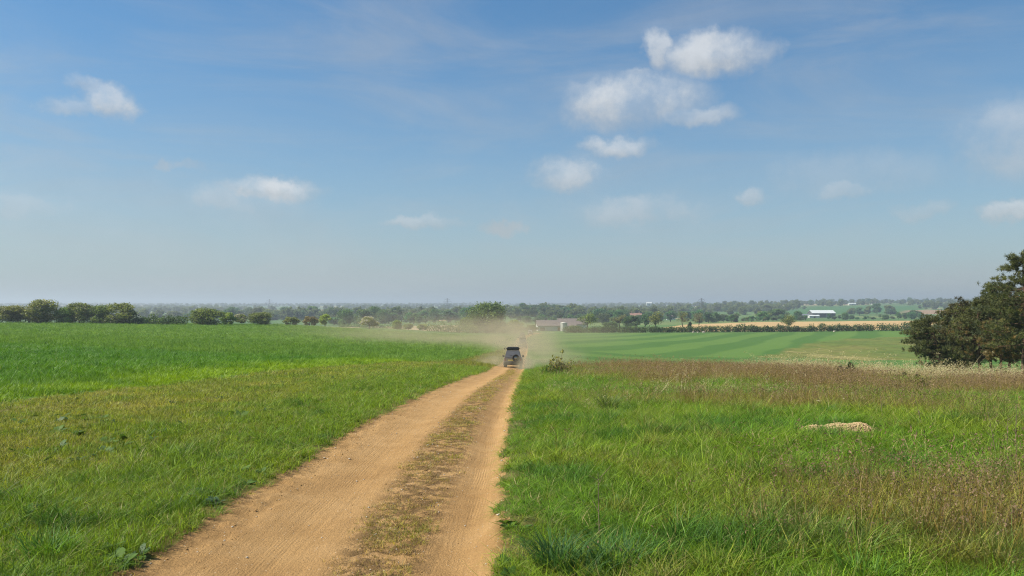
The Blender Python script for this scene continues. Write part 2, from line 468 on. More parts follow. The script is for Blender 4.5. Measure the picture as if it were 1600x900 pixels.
def stripes(T, c):
    co = T.add('ShaderNodeTexCoord').outputs['Object']
    s = T.add('ShaderNodeSeparateXYZ', inp={0: co})
    wob = T.math('MULTIPLY', T.noise(co, .012, 2.0), 16.0)
    q = T.math('ADD', T.math('SUBTRACT', T.math('MULTIPLY', s.outputs[0], .935), T.math('MULTIPLY', s.outputs[1], .36)), wob)
    # the bands bend a little with distance, as a tractor follows the slope
    q = T.math('ADD', q, T.math('MULTIPLY', T.math('MULTIPLY', s.outputs[1], s.outputs[1]), -0.00013))
    band = T.maprange(T.math('SINE', T.math('MULTIPLY', q, 2 * math.pi / 17.0)), -.4, .4, 0, 1, True)
    q2 = T.math('ADD', s.outputs[1], T.math('MULTIPLY', s.outputs[0], .10))
    head = T.maprange(T.math('SINE', T.math('MULTIPLY', q2, 2 * math.pi / 21.0)), -.3, .3, 0, 1, True)
    ishead = T.maprange(q2, 146, 149, 1, 0)
    f = T.mix(ishead, band, head)
    return T.mix(f, T.mix(1.0, c, (.80, .88, .84), 'MULTIPLY'), T.mix(1.0, c, (1.20, 1.12, 1.14), 'MULTIPLY'))
M['striped'] = ground_mat('striped_crop', [(.3, (.092, .190, .036)), (.7, (.105, .205, .041))], [(.3, .85), (.55, 1.0), (.75, 1.1)], .03, 1.2, .3, extra=stripes)
M['pasture'] = ground_mat('rough_pasture_ground', [(.32, (.105, .165, .034)), (.48, (.145, .185, .042)), (.58, (.185, .195, .052)), (.70, (.33, .29, .12))],
                          [(.3, .6), (.5, 1.0), (.75, 1.3)], .05, .5, .8, (0, 1, .55), .3)
M['stubble'] = ground_mat('stubble_ground', [(.3, (.40, .27, .13)), (.7, (.47, .33, .17))], [(.3, .85), (.6, 1.08)], .03, .8, .2, gain=(1, .98, .85))
M['plough'] = ground_mat('plough_ground', [(.3, (.34, .22, .14)), (.7, (.40, .27, .18))], [(.3, .85), (.6, 1.08)], .03, .8, .2)
M['hill'] = ground_mat('hill_field_ground', [(.3, (.062, .17, .05)), (.7, (.075, .19, .058))], [(.3, .88), (.6, 1.05)], .02, .3, .2)
M['yard'] = ground_mat('yard_ground', [(.3, (.48, .42, .30)), (.7, (.58, .51, .38))], [(.3, .85), (.6, 1.08)], .2, 2, .2)

def valley_mat():
    m, T, out = new_mat('valley_ground')
    co = T.add('ShaderNodeTexCoord').outputs['Object']
    warp = T.vmath('MULTIPLY', T.vmath('SUBTRACT', T.add('ShaderNodeTexNoise', inp={'Vector': co, 'Scale': .004, 'Detail': 2.0}).outputs['Color'], (.5, .5, .5)), (90, 90, 0))
    vor = T.add('ShaderNodeTexVoronoi', inp={'Vector': T.vmath('ADD', co, warp), 'Scale': .0048, 'Randomness': .9})
    r = T.add('ShaderNodeSeparateColor', inp={0: vor.outputs['Color']}).outputs[0]
    c = T.ramp(r, [(0, (.07, .125, .035)), (.35, (.085, .15, .042)), (.62, (.12, .18, .055)), (.80, (.14, .17, .055)), (.84, (.34, .26, .14)), (1, (.40, .29, .16))])
    n = T.noise(co, .08, 5.0, .65)
    c = T.mix(1.0, c, T.ramp(n, [(.3, .75), (.6, 1.1)]), 'MULTIPLY')
    b = T.add('ShaderNodeBsdfPrincipled', inp={'Base Color': c, 'Roughness': .95, 'Specular IOR Level': .1})
    T.l.new(b.outputs[0], out.inputs[0])
    return m
M['valley'] = valley_mat()
M['grass'] = grass_mat('grass_blade', .10)
M['turf'] = grass_mat('turf_blade', .12, (.33, .27, .13))
M['cropleaf'] = grass_mat('crop_blade', .03, (.30, .30, .10), .35, .35, .45)
M['seedleaf'] = grass_mat('seed_grass_blade', .22, (.36, .27, .13))
M['seedhead'] = head_mat('seed_head', (.25, .17, .098))
M['straw'] = head_mat('straw_grass', (.50, .43, .24))
M['leaf'] = foliage_mat('foliage')
M['leaf_far'] = foliage_mat('foliage_far', True)
M['needle'] = foliage_mat('pine_needles', False, .25)
M['blossom'] = head_mat('hawthorn_blossom', (.55, .50, .40))
M['bark'] = simple_mat('bark', (.085, .06, .042), .9, 0, .35, 5.0, .1, .6)
M['pinebark'] = simple_mat('pine_bark', (.13, .078, .05), .9, 0, .4, 4.0, .1, .6)
M['twig'] = simple_mat('dry_twig', (.26, .19, .125), .85, 0, .3, 9.0, .1)
M['flint'] = simple_mat('flint', (0.452, 0.390, 0.296), .75, 0, .35, 14.0, .3)
M['gravel'] = simple_mat('gravel_stone', (0.437, 0.304, 0.156), .8, 0, .55, 14.0, .2)
M['mound'] = simple_mat('gravel_mound', (0.312, 0.218, 0.109), .9, 0, .4, 30.0, .1, .8)

# ------------------------------------------------------------------ the ground, one height sheet cut along its zones
def spread(lo, hi, a, b, step, grow):
    mid = list(np.arange(a, b + 1e-9, step))
    left = []; x = a; s = step
    while x > lo:
        s *= grow; x -= s; left.append(x)
    right = []; x = mid[-1]; s = step
    while x < hi:
        s *= grow; x += s; right.append(x)
    return np.array(left[::-1] + mid + right)

def in_poly(t, y, poly):
    r = np.zeros(t.shape, bool)
    n = len(poly)
    for i in range(n):
        x1, y1 = poly[i]; x2, y2 = poly[(i + 1) % n]
        c = ((y1 > y) != (y2 > y)) & (t < (x2 - x1) * (y - y1) / (y2 - y1 + 1e-12) + x1)
        r ^= c
    return r

PASTURE = [(.30, 146), (.325, 168), (.345, 200), (.375, 240), (.42, 272), (.55, 286), (.85, 286), (.85, 146), (.5, 150)]
HILLF = [(.335, 1180), (.345, 1420), (.38, 1680), (.50, 1680), (.51, 1280), (.46, 1180)]
PLOUGH = [(.475, 1150), (.50, 1380), (.62, 1400), (.62, 1150)]
YARD = [(.026, 343), (.026, 353), (.052, 354), (.052, 345)]

def zone(X, Y):
    """0 valley 1 track 2 verge 3 crop 4 meadow 5 striped 6 pasture 7 stubble 8 hill field 9 ploughed 10 yard"""
    t = X / np.maximum(Y, 1.0)
    u = X - track_x(np.clip(Y, -60, 400))
    ragged = 0.28 * (fbm(X * 1.3, Y * 1.3, 41) - .5) + 0.14 * (fbm(X * 5, Y * 5, 42) - .5)
    z = np.zeros(X.shape, int)
    far_left = np.interp(t, [-1, -.64, -.318, -.16, -.03, .02], [196, 203, 246, 305, 345, 352])
    z[(X < crop_edge(np.clip(Y, -60, 345)) + ragged * 2.5) & (Y < far_left)] = 3
    ver = (X >= crop_edge(np.clip(Y, -60, 345)) + ragged * 2.5) & (u < 0) & (Y < 346)
    z[ver] = 2
    z[(u >= 0) & (Y < 352)] = 5
    z[(u >= 0) & (Y < meadow_far(X, Y) + 3 * ragged)] = 4
    z[in_poly(t + .012 * (fbm(X / 9, Y / 9, 43) - .5), Y, PASTURE)] = 6
    z[(t > .185) & (Y > 372) & (Y < np.interp(t, [.18, .22, .3, .6], [420, 560, 600, 640]))] = 7
    z[in_poly(t, Y, HILLF)] = 8
    z[in_poly(t, Y, PLOUGH)] = 9
    z[(u > -1.46 + .10 * sstep(Y, 8, 25) + ragged) & (u < 1.30 + ragged) & (Y < 347)] = 1
    z[in_poly(t, Y, YARD)] = 10
    return z

ZONES = ['valley_floor', 'dirt_track', 'grass_verge', 'crop_field', 'meadow', 'striped_field', 'rough_pasture', 'stubble_field',
         'hillside_field', 'ploughed_field', 'farm_yard']
ZMAT = ['valley', 'track', 'verge', 'crop', 'meadow', 'striped', 'pasture', 'stubble', 'hill', 'plough', 'yard']
ZLAB = ['patchwork valley floor of fields beyond the hedges', 'rutted sandy dirt track running down the hill', 'mown olive grass verge left of the track',
        'green young cereal field left of the track', 'rough meadow right of the track', 'green field with light and dark tractor stripes',
        'rough brownish pasture patch inside the striped field', 'pale tan stubble field behind the long hedge', 'green hillside field behind the pale roofed barn',
        'reddish brown ploughed field on the far hillside', 'pale bare strip of ground beside the farm']

def build_ground():
    xs = spread(-9000, 9000, -4.2, 2.6, 0.055, 1.034)
    ys = spread(-60, 9300, 3.2, 13.5, 0.065, 1.030)
    X, Y = np.meshgrid(xs, ys)
    Z = H(X, Y)
    nx, ny = len(xs), len(ys)
    idx = np.arange(nx * ny).reshape(ny, nx)
    quads = np.stack([idx[:-1, :-1], idx[:-1, 1:], idx[1:, 1:], idx[1:, :-1]], -1).reshape(-1, 4)
    xc = (X[:-1, :-1] + X[1:, 1:]).ravel() / 2; yc = (Y[:-1, :-1] + Y[1:, 1:]).ravel() / 2
    zn = zone(xc, yc)
    P = np.stack([X.ravel(), Y.ravel(), Z.ravel()], -1)
    uu = P[:, 0] - track_x(np.clip(P[:, 1], -60, 400))
    for k, name in enumerate(ZONES):
        q = quads[zn == k]
        if not len(q):
            continue
        used, inv = np.unique(q, return_inverse=True)
        at = {'u': uu[used], 'v': P[used, 1]} if k == 1 else None
        me = mesh_np(name, P[used], inv.reshape(-1, 4), [M[ZMAT[k]]], attrs=at, smooth=True)
        o = link(name, me)
        tag(o, ZLAB[k], None, None, 'structure')
build_ground()

# ------------------------------------------------------------------ scattered plants as stuff: points + geometry nodes
def blades(rng, n, rad, h, w, lean, segs=3, base=None):
    """n curved tapering blades -> verts, quads, tris, var"""
    a = rng.uniform(0, 2 * np.pi, n); r = rad * np.sqrt(rng.uniform(0, 1, n))
    bx, by = r * np.cos(a), r * np.sin(a)
    if base is not None:
        bx, by = bx + base[0], by + base[1]
    az = a + rng.normal(0, .9, n)
    ht = rng.uniform(h[0], h[1], n); ln = rng.uniform(lean[0], lean[1], n) * ht
    wd = w * rng.uniform(.7, 1.3, n)
    tw = az + np.pi / 2 + rng.normal(0, .5, n)
    V = []; K = 2 * segs + 1
    for s in range(segs + 1):
        f = s / segs
        cx = bx + np.cos(az) * ln * f * f; cy = by + np.sin(az) * ln * f * f
        cz = ht * (f - .22 * f * f * (ln / np.maximum(ht, 1e-6)))
        ww = wd * (1 - f) ** .6 * .5 * (.75 + .25 * (f > 0))
        if s < segs:
            V.append(np.stack([cx - np.cos(tw) * ww, cy - np.sin(tw) * ww, cz], -1))
            V.append(np.stack([cx + np.cos(tw) * ww, cy + np.sin(tw) * ww, cz], -1))
        else:
            V.append(np.stack([cx, cy, cz], -1))
    V = np.stack(V, 1).reshape(-1, 3)
    o = (np.arange(n) * K)[:, None]
    q = np.concatenate([o + np.array([[2 * s, 2 * s + 1, 2 * s + 3, 2 * s + 2]]) for s in range(segs - 1)]) if segs > 1 else np.zeros((0, 4), int)
    t = o + np.array([[2 * segs - 2, 2 * segs - 1, 2 * segs]])
    var = np.repeat(rng.uniform(0, 1, n), K)
    return V, q, t, var, np.stack([bx + np.cos(az) * ln, by + np.sin(az) * ln, ht * (1 - .22 * ln / np.maximum(ht, 1e-6))], -1)

def cards(rng, C, N, size, aspect=1.6):
    """one leaf-shaped quad at each point of C, facing roughly N"""
    n = len(C)
    R = rng.normal(0, 1, (n, 3))
    Nn = N + .75 * R * np.linalg.norm(N, axis=1, keepdims=True)
    Nn /= np.linalg.norm(Nn, axis=1, keepdims=True) + 1e-9
    A = np.cross(Nn, rng.normal(0, 1, (n, 3))); A /= np.linalg.norm(A, axis=1, keepdims=True) + 1e-9
    B = np.cross(Nn, A)
    s = size * rng.uniform(.6, 1.35, (n, 1))
    V = np.stack([C - A * s * aspect * .5, C + B * s * .5 + A * s * .1, C + A * s * aspect * .5 + Nn * s * .12, C - B * s * .5 + A * s * .1], 1).reshape(-1, 3)
    Q = (np.arange(n) * 4)[:, None] + np.arange(4)[None]
    return V, Q

def merge(parts):
    """parts: list of (verts, [face arrays], material index, var)"""
    V = []; fs = {}; var = []; off = 0
    for v, faces, mi, vr in parts:
        V.append(v); var.append(np.broadcast_to(vr, (len(v),)))
        for f in faces:
            if len(f):
                fs.setdefault((np.asarray(f).shape[1], mi), []).append(np.asarray(f) + off)
        off += len(v)
    out = []; mi = []
    for (k, m), lst in fs.items():
        a = np.concatenate(lst); out.append(a); mi.append(np.full(len(a), m))
    return np.concatenate(V), out, np.concatenate(mi), np.concatenate(var)

def variant_collection(name, objs):
    c = bpy.data.collections.new(name)
    for o in objs:
        c.objects.link(o)
    return c

def tuft_objs(name, count, maker, mats):
    objs = []
    for i in range(count):
        rng = np.random.default_rng(1000 + i * 17 + len(name))
        V, fs, mi, var = merge(maker(rng))
        me = mesh_np('%s_source' % name, V, fs, mats, mi, {'var': var})
        objs.append(bpy.data.objects.new('%s_source' % name, me))
    return variant_collection(name + '_sources', objs)

def scatter(name, coll, nvar, P, rot, scl, tint, label, kind='stuff', gain=1.0):
    me = bpy.data.meshes.new(name)
    n = len(P)
    me.vertices.add(n)
    me.vertices.foreach_set('co', np.asarray(P, np.float32).ravel())
    a = me.attributes.new('rot', 'FLOAT_VECTOR', 'POINT'); a.data.foreach_set('vector', np.asarray(rot, np.float32).ravel())
    a = me.attributes.new('scl', 'FLOAT_VECTOR', 'POINT'); a.data.foreach_set('vector', np.asarray(scl, np.float32).ravel())
    a = me.attributes.new('idx', 'INT', 'POINT'); a.data.foreach_set('value', RNG.integers(0, nvar, n).astype(np.int32))
    t4 = np.concatenate([np.asarray(tint, np.float32) * gain, np.ones((n, 1), np.float32)], 1)
    a = me.attributes.new('tint', 'FLOAT_COLOR', 'POINT'); a.data.foreach_set('color', t4.ravel())
    o = link(name, me)
    g = bpy.data.node_groups.new(name + '_nodes', 'GeometryNodeTree')
    g.interface.new_socket('Geometry', in_out='INPUT', socket_type='NodeSocketGeometry')
    g.interface.new_socket('Geometry', in_out='OUTPUT', socket_type='NodeSocketGeometry')
    gi = g.nodes.new('NodeGroupInput'); go = g.nodes.new('NodeGroupOutput')
    ci = g.nodes.new('GeometryNodeCollectionInfo'); ci.inputs[0].default_value = coll
    ci.inputs['Separate Children'].default_value = True; ci.inputs['Reset Children'].default_value = True
    ip = g.nodes.new('GeometryNodeInstanceOnPoints')
    ip.inputs['Pick Instance'].default_value = True
    def attr(nm, ty):
        nd = g.nodes.new('GeometryNodeInputNamedAttribute'); nd.data_type = ty; nd.inputs[0].default_value = nm
        return nd.outputs[0]
    g.links.new(gi.outputs[0], ip.inputs['Points'])
    g.links.new(ci.outputs[0], ip.inputs['Instance'])
    g.links.new(attr('idx', 'INT'), ip.inputs['Instance Index'])
    er = g.nodes.new('FunctionNodeEulerToRotation')
    g.links.new(attr('rot', 'FLOAT_VECTOR'), er.inputs[0])
    g.links.new(er.outputs[0], ip.inputs['Rotation'])
    g.links.new(attr('scl', 'FLOAT_VECTOR'), ip.inputs['Scale'])
    g.links.new(ip.outputs[0], go.inputs[0])
    md = o.modifiers.new('scatter', 'NODES'); md.node_group = g
    tag(o, label, None, None, kind)
    return o

def mk_lush(rng):
    v, q, t, var, _ = blades(rng, 20, .06, (.06, .19), .0056, (.35, 1.8), 3)
    return [(v, [q, t], 0, var)]
def mk_turf(rng):
    v, q, t, var, _ = blades(rng, 22, .07, (.018, .06), .005, (.4, 1.5), 2)
    return [(v, [q, t], 0, var)]
def mk_crop(rng):
    v, q, t, var, _ = blades(rng, 18, .055, (.11, .21), .0085, (.2, .9), 3)
    return [(v, [q, t], 0, var)]
def mk_seed(rng):
    v, q, t, var, _ = blades(rng, 10, .07, (.10, .28), .006, (.2, .9), 3)
    out = [(v, [q, t], 0, var)]
    v, q, t, var, tip = blades(rng, 6, .06, (.32, .58), .0035, (.05, .45), 3)
    out.append((v, [q, t], 0, var))
    for p in tip:                       # loose panicle
        m = 6
        c = p + np.stack([rng.normal(0, .014, m), rng.normal(0, .014, m), rng.uniform(-.10, .01, m)], -1)
        cv, cq = cards(rng, c, np.tile([[0, -1, .2]], (m, 1)), .0075, 2.8)
        out.append((cv, [cq], 1, np.repeat(rng.uniform(0, 1, m), 4)))
    return out
def mk_straw(rng):
    out = []
    v, q, t, var, tip = blades(rng, 7, .12, (.45, .85), .006, (.25, .7), 4)
    # the wind has laid them over to the right
    sh = v[:, 2:3] * np.array([[.38, 0, 0]]); v = v + sh
    tip = tip + tip[:, 2:3] * np.array([[.38, 0, 0]])
    out.append((v, [q, t], 0, var))
    for p in tip:
        m = 7
        c = p + np.stack([rng.uniform(-.07, .02, m), rng.normal(0, .012, m), rng.uniform(-.11, .01, m)], -1)
        cv, cq = cards(rng, c, np.tile([[0, -1, .2]], (m, 1)), .011, 4.0)
        out.append((cv, [cq], 0, np.repeat(rng.uniform(.3, 1, m), 4)))
    return out

C_LUSH = tuft_objs('lush_tuft', 6, mk_lush, [M['grass']])
C_TURF = tuft_objs('turf_tuft', 6, mk_turf, [M['turf']])
C_CROP = tuft_objs('crop_tuft', 5, mk_crop, [M['cropleaf']])
def mk_cropfar(rng):
    v, q, t, var, _ = blades(rng, 70, .36, (.10, .20), .016, (.3, .9), 2)
    return [(v, [q, t], 0, var)]
C_CROPFAR = tuft_objs('crop_clump', 4, mk_cropfar, [M['cropleaf']])
C_SEED = tuft_objs('seed_tuft', 6, mk_seed, [M['seedleaf'], M['seedhead']])
def mk_rosette(rng):
    n = 11; a = rng.uniform(0, 6.283, n); l = rng.uniform(.05, .11, n); out = []
    for i in range(n):
        d = np.array([math.cos(a[i]), math.sin(a[i]), 0]); w = np.array([-d[1], d[0], 0]) * l[i] * .24
        up = rng.uniform(.15, .8); P = [d * l[i] * f + np.array([0, 0, l[i] * up * (f - .55 * f * f) + .01]) for f in (.05, .45, .8, 1.0)]
        v = np.array([P[0], P[1] - w, P[1] + w, P[2] - w * .8, P[2] + w * .8, P[3]])
        out.append((v, [np.array([(1, 2, 4, 3)]), np.array([(0, 2, 1), (3, 4, 5)])], 0, rng.uniform(.1, .75)))
    return out
C_ROS = tuft_objs('rosette', 5, mk_rosette, [M['grass']])
C_STRAW = tuft_objs('straw_tuft', 5, mk_straw, [M['straw']])

def pts(y0, y1, dens, side=0.74, pad=2.5, xmin=None, xmax=None):
    """uniform random ground points in the wedge seen between y0 and y1, dens per square metre"""
    lo = -(side * y1 + pad) if xmin is None else xmin
    hi = (side * y1 + pad) if xmax is None else xmax
    n = int((y1 - y0) * (hi - lo) * dens)
    X = RNG.uniform(lo, hi, n); Y = RNG.uniform(y0, y1, n)
    k = np.abs(X) < side * Y + pad
    return X[k], Y[k]

def lerp3(a, b, f):
    return np.asarray(a)[None] * (1 - f[:, None]) + np.asarray(b)[None] * f[:, None]

def mixc(base, col, f):
    return base * (1 - f[:, None]) + np.asarray(col)[None] * f[:, None]

def build_grass():
    S = {k: [[], [], [], []] for k in ('lush', 'verge_lush', 'turf', 'crop', 'cropfar', 'seed', 'straw', 'rosette')}
    def put(kind, X, Y, sxy, sz, tint, tilt=.24):
        n = len(X)
        if not n: return
        P = np.stack([X, Y, H(X, Y) - .004], -1)
        S[kind][0].append(P)
        S[kind][1].append(np.stack([RNG.normal(0, tilt, n), RNG.normal(0, tilt, n), RNG.uniform(0, 6.283, n) if kind != 'straw' else RNG.normal(0, .35, n)], -1))
        j = np.clip(RNG.lognormal(0, .26, n), .5, 1.75)
        S[kind][2].append(np.stack([sxy * j, sxy * j, sz * j], -1))
        S[kind][3].append(tint)
    bands = [(2.6, 6, 520, 1.0), (6, 10, 380, 1.0), (10, 17, 210, 1.2), (17, 30, 95, 1.6), (30, 62, 34, 2.4)]
    for y0, y1, dens, wide in bands:
        X, Y = pts(y0, y1, dens)
        z = zone(X, Y); u = X - track_x(Y)
        hp = (np.abs((X - 5.36) / .74) ** 2 + ((Y - 13.2) / .46) ** 2 < 1) & (RNG.uniform(0, 1, len(X)) < .93)
        hp |= (np.abs(X - 5.2) < .62) & (Y > 12.2) & (Y < 13.3) & (RNG.uniform(0, 1, len(X)) < .5)
        z[hp] = -1
        n1 = fbm(X / 2.6, Y / 2.6, 61); n2 = fbm(X / .8, Y / .8, 62); n3 = fbm(X / 6.5, Y / 6.5, 63); n4 = fbm(X / .33, Y / .33, 64)
        W = np.full(len(X), wide)
        # ---- meadow, right of the track
        k = np.where(z == 4)[0]
        x, y, uu = X[k], Y[k], u[k]
        brown = np.clip(sstep(y, 9, 22) * .22 * sstep(x, 0, 6) + sstep(y, 22, 50) * .42 * sstep(x, -1, 9) + (n3[k] - .5) * 2.4 + (n1[k] - .5) * 1.6 + sstep(x, 6, 16) * .22 - .05, 0, 1)
        brown *= sstep(uu, 1.4, 6.0)
        edge = 1 - sstep(uu, 1.2, 2.4 + 1.2 * (n2[k] - .5))
        is_seed = RNG.uniform(0, 1, len(k)) < brown * (.22 + .34 * sstep(y, 9, 30))
        g = lerp3((.150, .255, .036), (.250, .310, .050), np.clip((n1[k] - .25) * 2, 0, 1))
        g = mixc(g, (.085, .195, .055), sstep(n2[k], .56, .72) * .8)
        g = mixc(g, (.36, .255, .17), np.clip(brown * .62 + sstep(n4[k], .66, .8) * .5, 0, .9))
        thin = np.clip((edge - .25) * 1.15, 0, .9)
        ok = RNG.uniform(0, 1, len(k)) > thin * sstep(n4[k], .35, .62)
        hgt = (.40 + .75 * n1[k] + .55 * n2[k] + .6 * sstep(n4[k] * .6 + n2[k] * .4, .55, .72)) * (1 - .62 * edge) * .86
        a = ok & ~is_seed
        put('lush', x[a], y[a], W[k][a] * (1 - .2 * edge[a]), hgt[a] * (1 + .12 * (wide - 1)), g[a])
        b = ok & is_seed & (RNG.uniform(0, 1, len(k)) < .72)
        gs = mixc(lerp3((.21, .225, .06), (.27, .215, .09), np.clip(n2[k] * 1.4 - .2, 0, 1)), (.16, .25, .045), np.clip(.6 - brown, 0, 1))
        put('seed', x[b], y[b], W[k][b] * .95, .45 + .55 * hgt[b] * .8, gs[b])
        # ---- the verge, left
        k = np.where(z == 2)[0]
        x, y, uu = X[k], Y[k], u[k]
        lush = np.clip(1 - sstep(-uu, 2.4 + 2.6 * (n1[k] - .3), 5.0 + 2.6 * (n1[k] - .3)), 0, 1)
        lush = np.clip(lush * (.55 + .9 * n2[k]) + sstep(n3[k], .58, .72) * .35, 0, 1)
        edge = 1 - sstep(-uu, 1.2, 1.9 + .8 * (n2[k] - .5))
        el = RNG.uniform(0, 1, len(k)) < lush * .55
        g = lerp3((.215, .280, .052), (.325, .320, .098), np.clip(n1[k] * 1.5 - .40 + .7 * (n4[k] - .5), 0, 1))
        g = mixc(g, (.190, .295, .038), np.clip(lush * .95 + sstep(n2[k], .48, .66) * .6, 0, 1))
        g = mixc(g, (.075, .175, .042), sstep(n4[k] * .6 + n2[k] * .4, .56, .70) * .85 * (.45 + .55 * lush))
        bare = sstep(x, crop_edge(y) + 1.6, crop_edge(y) - .2) * .75
        ok = RNG.uniform(0, 1, len(k)) > np.maximum(edge * sstep(n4[k], .3, .6) * .95, bare * sstep(n2[k], .35, .6))
        a = ok & ~el
        put('turf', x[a], y[a], W[k][a] * 1.1, (.8 + 1.0 * n2[k][a] + .5 * lush[a]) * (1 + .2 * (wide - 1)), g[a])
        b = ok & el
        ht = (.24 + .28 * n1[k] + .30 * n2[k] + .45 * sstep(n2[k], .5, .7) * sstep(-y, -14, -6)) * (1 - .5 * edge)
        put('verge_lush', x[b], y[b], W[k][b] * .95, ht[b], g[b] * np.array([.92, 1.0, .9]))
        # ---- the crown of the track and its shoulders
        k = np.where(z == 1)[0]
        x, y, uu = X[k], Y[k], u[k]
        crown = sstep(uu, -.12, .15) * (1 - sstep(uu, .55, .78))
        p = crown * (.16 + sstep(n2[k] * .5 + n4[k] * .5, .40, .60) * .62) + np.maximum(1 - sstep(uu, -1.56, -1.24), sstep(uu, 1.16, 1.36)) * sstep(n4[k], .45, .65) * .45
        p = np.maximum(p, sstep(y, 24, 45) * crown * .5)
        a = RNG.uniform(0, 1, len(k)) < p
        g = lerp3((.36, .27, .13), (.25, .26, .075), np.clip(n2[k] * 2 - .6, 0, 1))
        put('turf', x[a], y[a], W[k][a] * .8, .35 + .5 * n2[k][a], g[a])
        # ---- the crop
        k = np.where(z == 3)[0]
        x, y = X[k], Y[k]
        dist = crop_edge(y) - x
        ok = RNG.uniform(0, 1, len(k)) < sstep(dist, -.2, 2.4) * .6 + .4 * sstep(n2[k], .3, .6)
        if wide > 1.5: ok &= RNG.uniform(0, 1, len(k)) < .95
        g = lerp3((.100, .225, .030), (.130, .255, .032), np.clip(n3[k] * 1.6 - .3, 0, 1))
        g = mixc(g, (.27, .37, .022), (1 - sstep(dist, .8, 6.5 + 4 * (n1[k] - .5))) * .9)
        g = mixc(g, (.065, .175, .034), sstep(n1[k], .54, .70) * .55)
        put('crop', x[ok], y[ok], W[k][ok], (.55 + .35 * n1[k][ok] + .25 * sstep(dist[ok], 0, 4)), g[ok])
    # crop further off, in bigger clumps
    for y0, y1, dens, wide in ((62, 110, 7, 1.25), (110, 250, 2.6, 1.9)):
        X, Y = pts(y0, y1, dens, .74, 3, xmax=0.0)
        k = np.where(zone(X, Y) == 3)[0]
        x, y = X[k], Y[k]
        n3 = fbm(x / 9, y / 9, 63); n1 = fbm(x / 2.6, y / 2.6, 61)
        g = lerp3((.100, .220, .034), (.125, .245, .038), np.clip(n3 * 1.6 - .3, 0, 1))
        put('cropfar', x, y, np.full(len(k), wide), 1.0 + .3 * n1, g)
        k = np.where(zone(X, Y) == 2)[0]
        x, y = X[k], Y[k]
        n2 = fbm(x / .8, y / .8, 62); n3 = fbm(x / 6.5, y / 6.5, 63)
        g = lerp3((.16, .225, .045), (.24, .24, .06), np.clip(n3 * 1.6 - .3, 0, 1))
        put('turf', x, y, np.full(len(k), wide * 3), 2.2 + 2 * n2, g)
    # tall pale grasses along the brow on the right
    X, Y = pts(40, 58, 24.0, .80, 3, xmin=9)
    mf = meadow_far(X, Y)
    k = np.exp(-((Y - mf + 1.2) / 2.4) ** 2) * sstep(X / Y, .24, .36) * (.4 + 1.2 * sstep(fbm(X / 1.6, Y / 1.6, 71), .4, .65)) > RNG.uniform(0, 1, len(X))
    put('straw', X[k], Y[k], np.full(k.sum(), 1.5), np.full(k.sum(), 1.0), np.ones((k.sum(), 3)))
    # clover and plantain leaves through the turf
    X, Y = pts(3, 16, 9.0)
    z = zone(X, Y); n = fbm(X / 1.1, Y / 1.1, 74)
    k = ((z == 2) | ((z == 4) & (Y < 13))) & (sstep(n, .48, .68) > RNG.uniform(0, 1, len(X)))
    put('rosette', X[k], Y[k], RNG.uniform(.7, 1.5, k.sum()), RNG.uniform(.8, 1.5, k.sum()), lerp3((.085, .17, .045), (.13, .22, .06), RNG.uniform(0, 1, k.sum())))
    # a few pale stems by the track
    X, Y = pts(13, 34, 3.0, .3, 2, xmin=1.0)
    k = sstep(fbm(X / 1.6, Y / 1.6, 72), .60, .72) > RNG.uniform(0, 1, len(X))
    put('straw', X[k], Y[k], np.full(k.sum(), .8), np.full(k.sum(), .62), np.ones((k.sum(), 3)))
    info = {'lush': ('meadow_grass', C_LUSH, 6, 'lush green grass of the meadow right of the track'),
            'verge_lush': ('verge_grass', C_LUSH, 6, 'long bright green grass along the left edge of the track'),
            'turf': ('short_turf', C_TURF, 6, 'short mown turf on the verge and track crown'),
            'crop': ('cereal_crop', C_CROP, 5, 'young green cereal leaves in the field left of the track'),
            'cropfar': ('distant_cereal_crop', C_CROPFAR, 4, 'smooth green cereal crop rising to the far bushes'),
            'seed': ('seeding_grass', C_SEED, 6, 'brownish seeding grass across the meadow'),
            'rosette': ('low_leafy_weeds', C_ROS, 5, 'low clover and plantain leaves growing through the turf'),
            'straw': ('tall_pale_grass', C_STRAW, 5, 'tall pale straw grass bent by the wind')}
    tot = 0
    for k, (nm, c, nv, lab) in info.items():
        P, R, Sx, Tn = [np.concatenate(a) for a in S[k]]
        tot += len(P)
        scatter(nm, c, nv, P, R, Sx, Tn, lab, gain=np.array({'lush': (.84, .96, .48), 'seed': (1.22, .98, .82), 'verge_lush': (.88, .86, .48), 'turf': (1.10, 1.08, .66), 'crop': (.84, .93, .42), 'cropfar': (1.48, 1.28, 1.15), 'rosette': (.8, .8, .6)}.get(k, (1, 1, 1)), np.float32))
    print('grass instances', tot)
build_grass()

# ------------------------------------------------------------------ tubes, trees and bushes
def tube(path, radii, sides=6):
    path = np.asarray(path, float); n = len(path)
    tang = np.gradient(path, axis=0)
    tang /= np.linalg.norm(tang, axis=1, keepdims=True) + 1e-9
    ref = np.array([0.13, 1.0, 0.21]); V = []
    for i in range(n):
        a = np.cross(tang[i], ref); a /= np.linalg.norm(a) + 1e-9
        b = np.cross(tang[i], a)
        th = np.arange(sides) * 2 * np.pi / sides
        V.append(path[i] + radii[i] * (np.cos(th)[:, None] * a + np.sin(th)[:, None] * b))
    V = np.concatenate(V)
    Q = []
    for i in range(n - 1):
        for s in range(sides):
            Q.append((i * sides + s, i * sides + (s + 1) % sides, (i + 1) * sides + (s + 1) % sides, (i + 1) * sides + s))
    return V, np.array(Q)

def merge_mesh(name, parts, mats, smooth=False):
    V, fs, mi, var = merge(parts)
    return mesh_np(name, V, fs, mats, mi, {'var': var}, smooth)

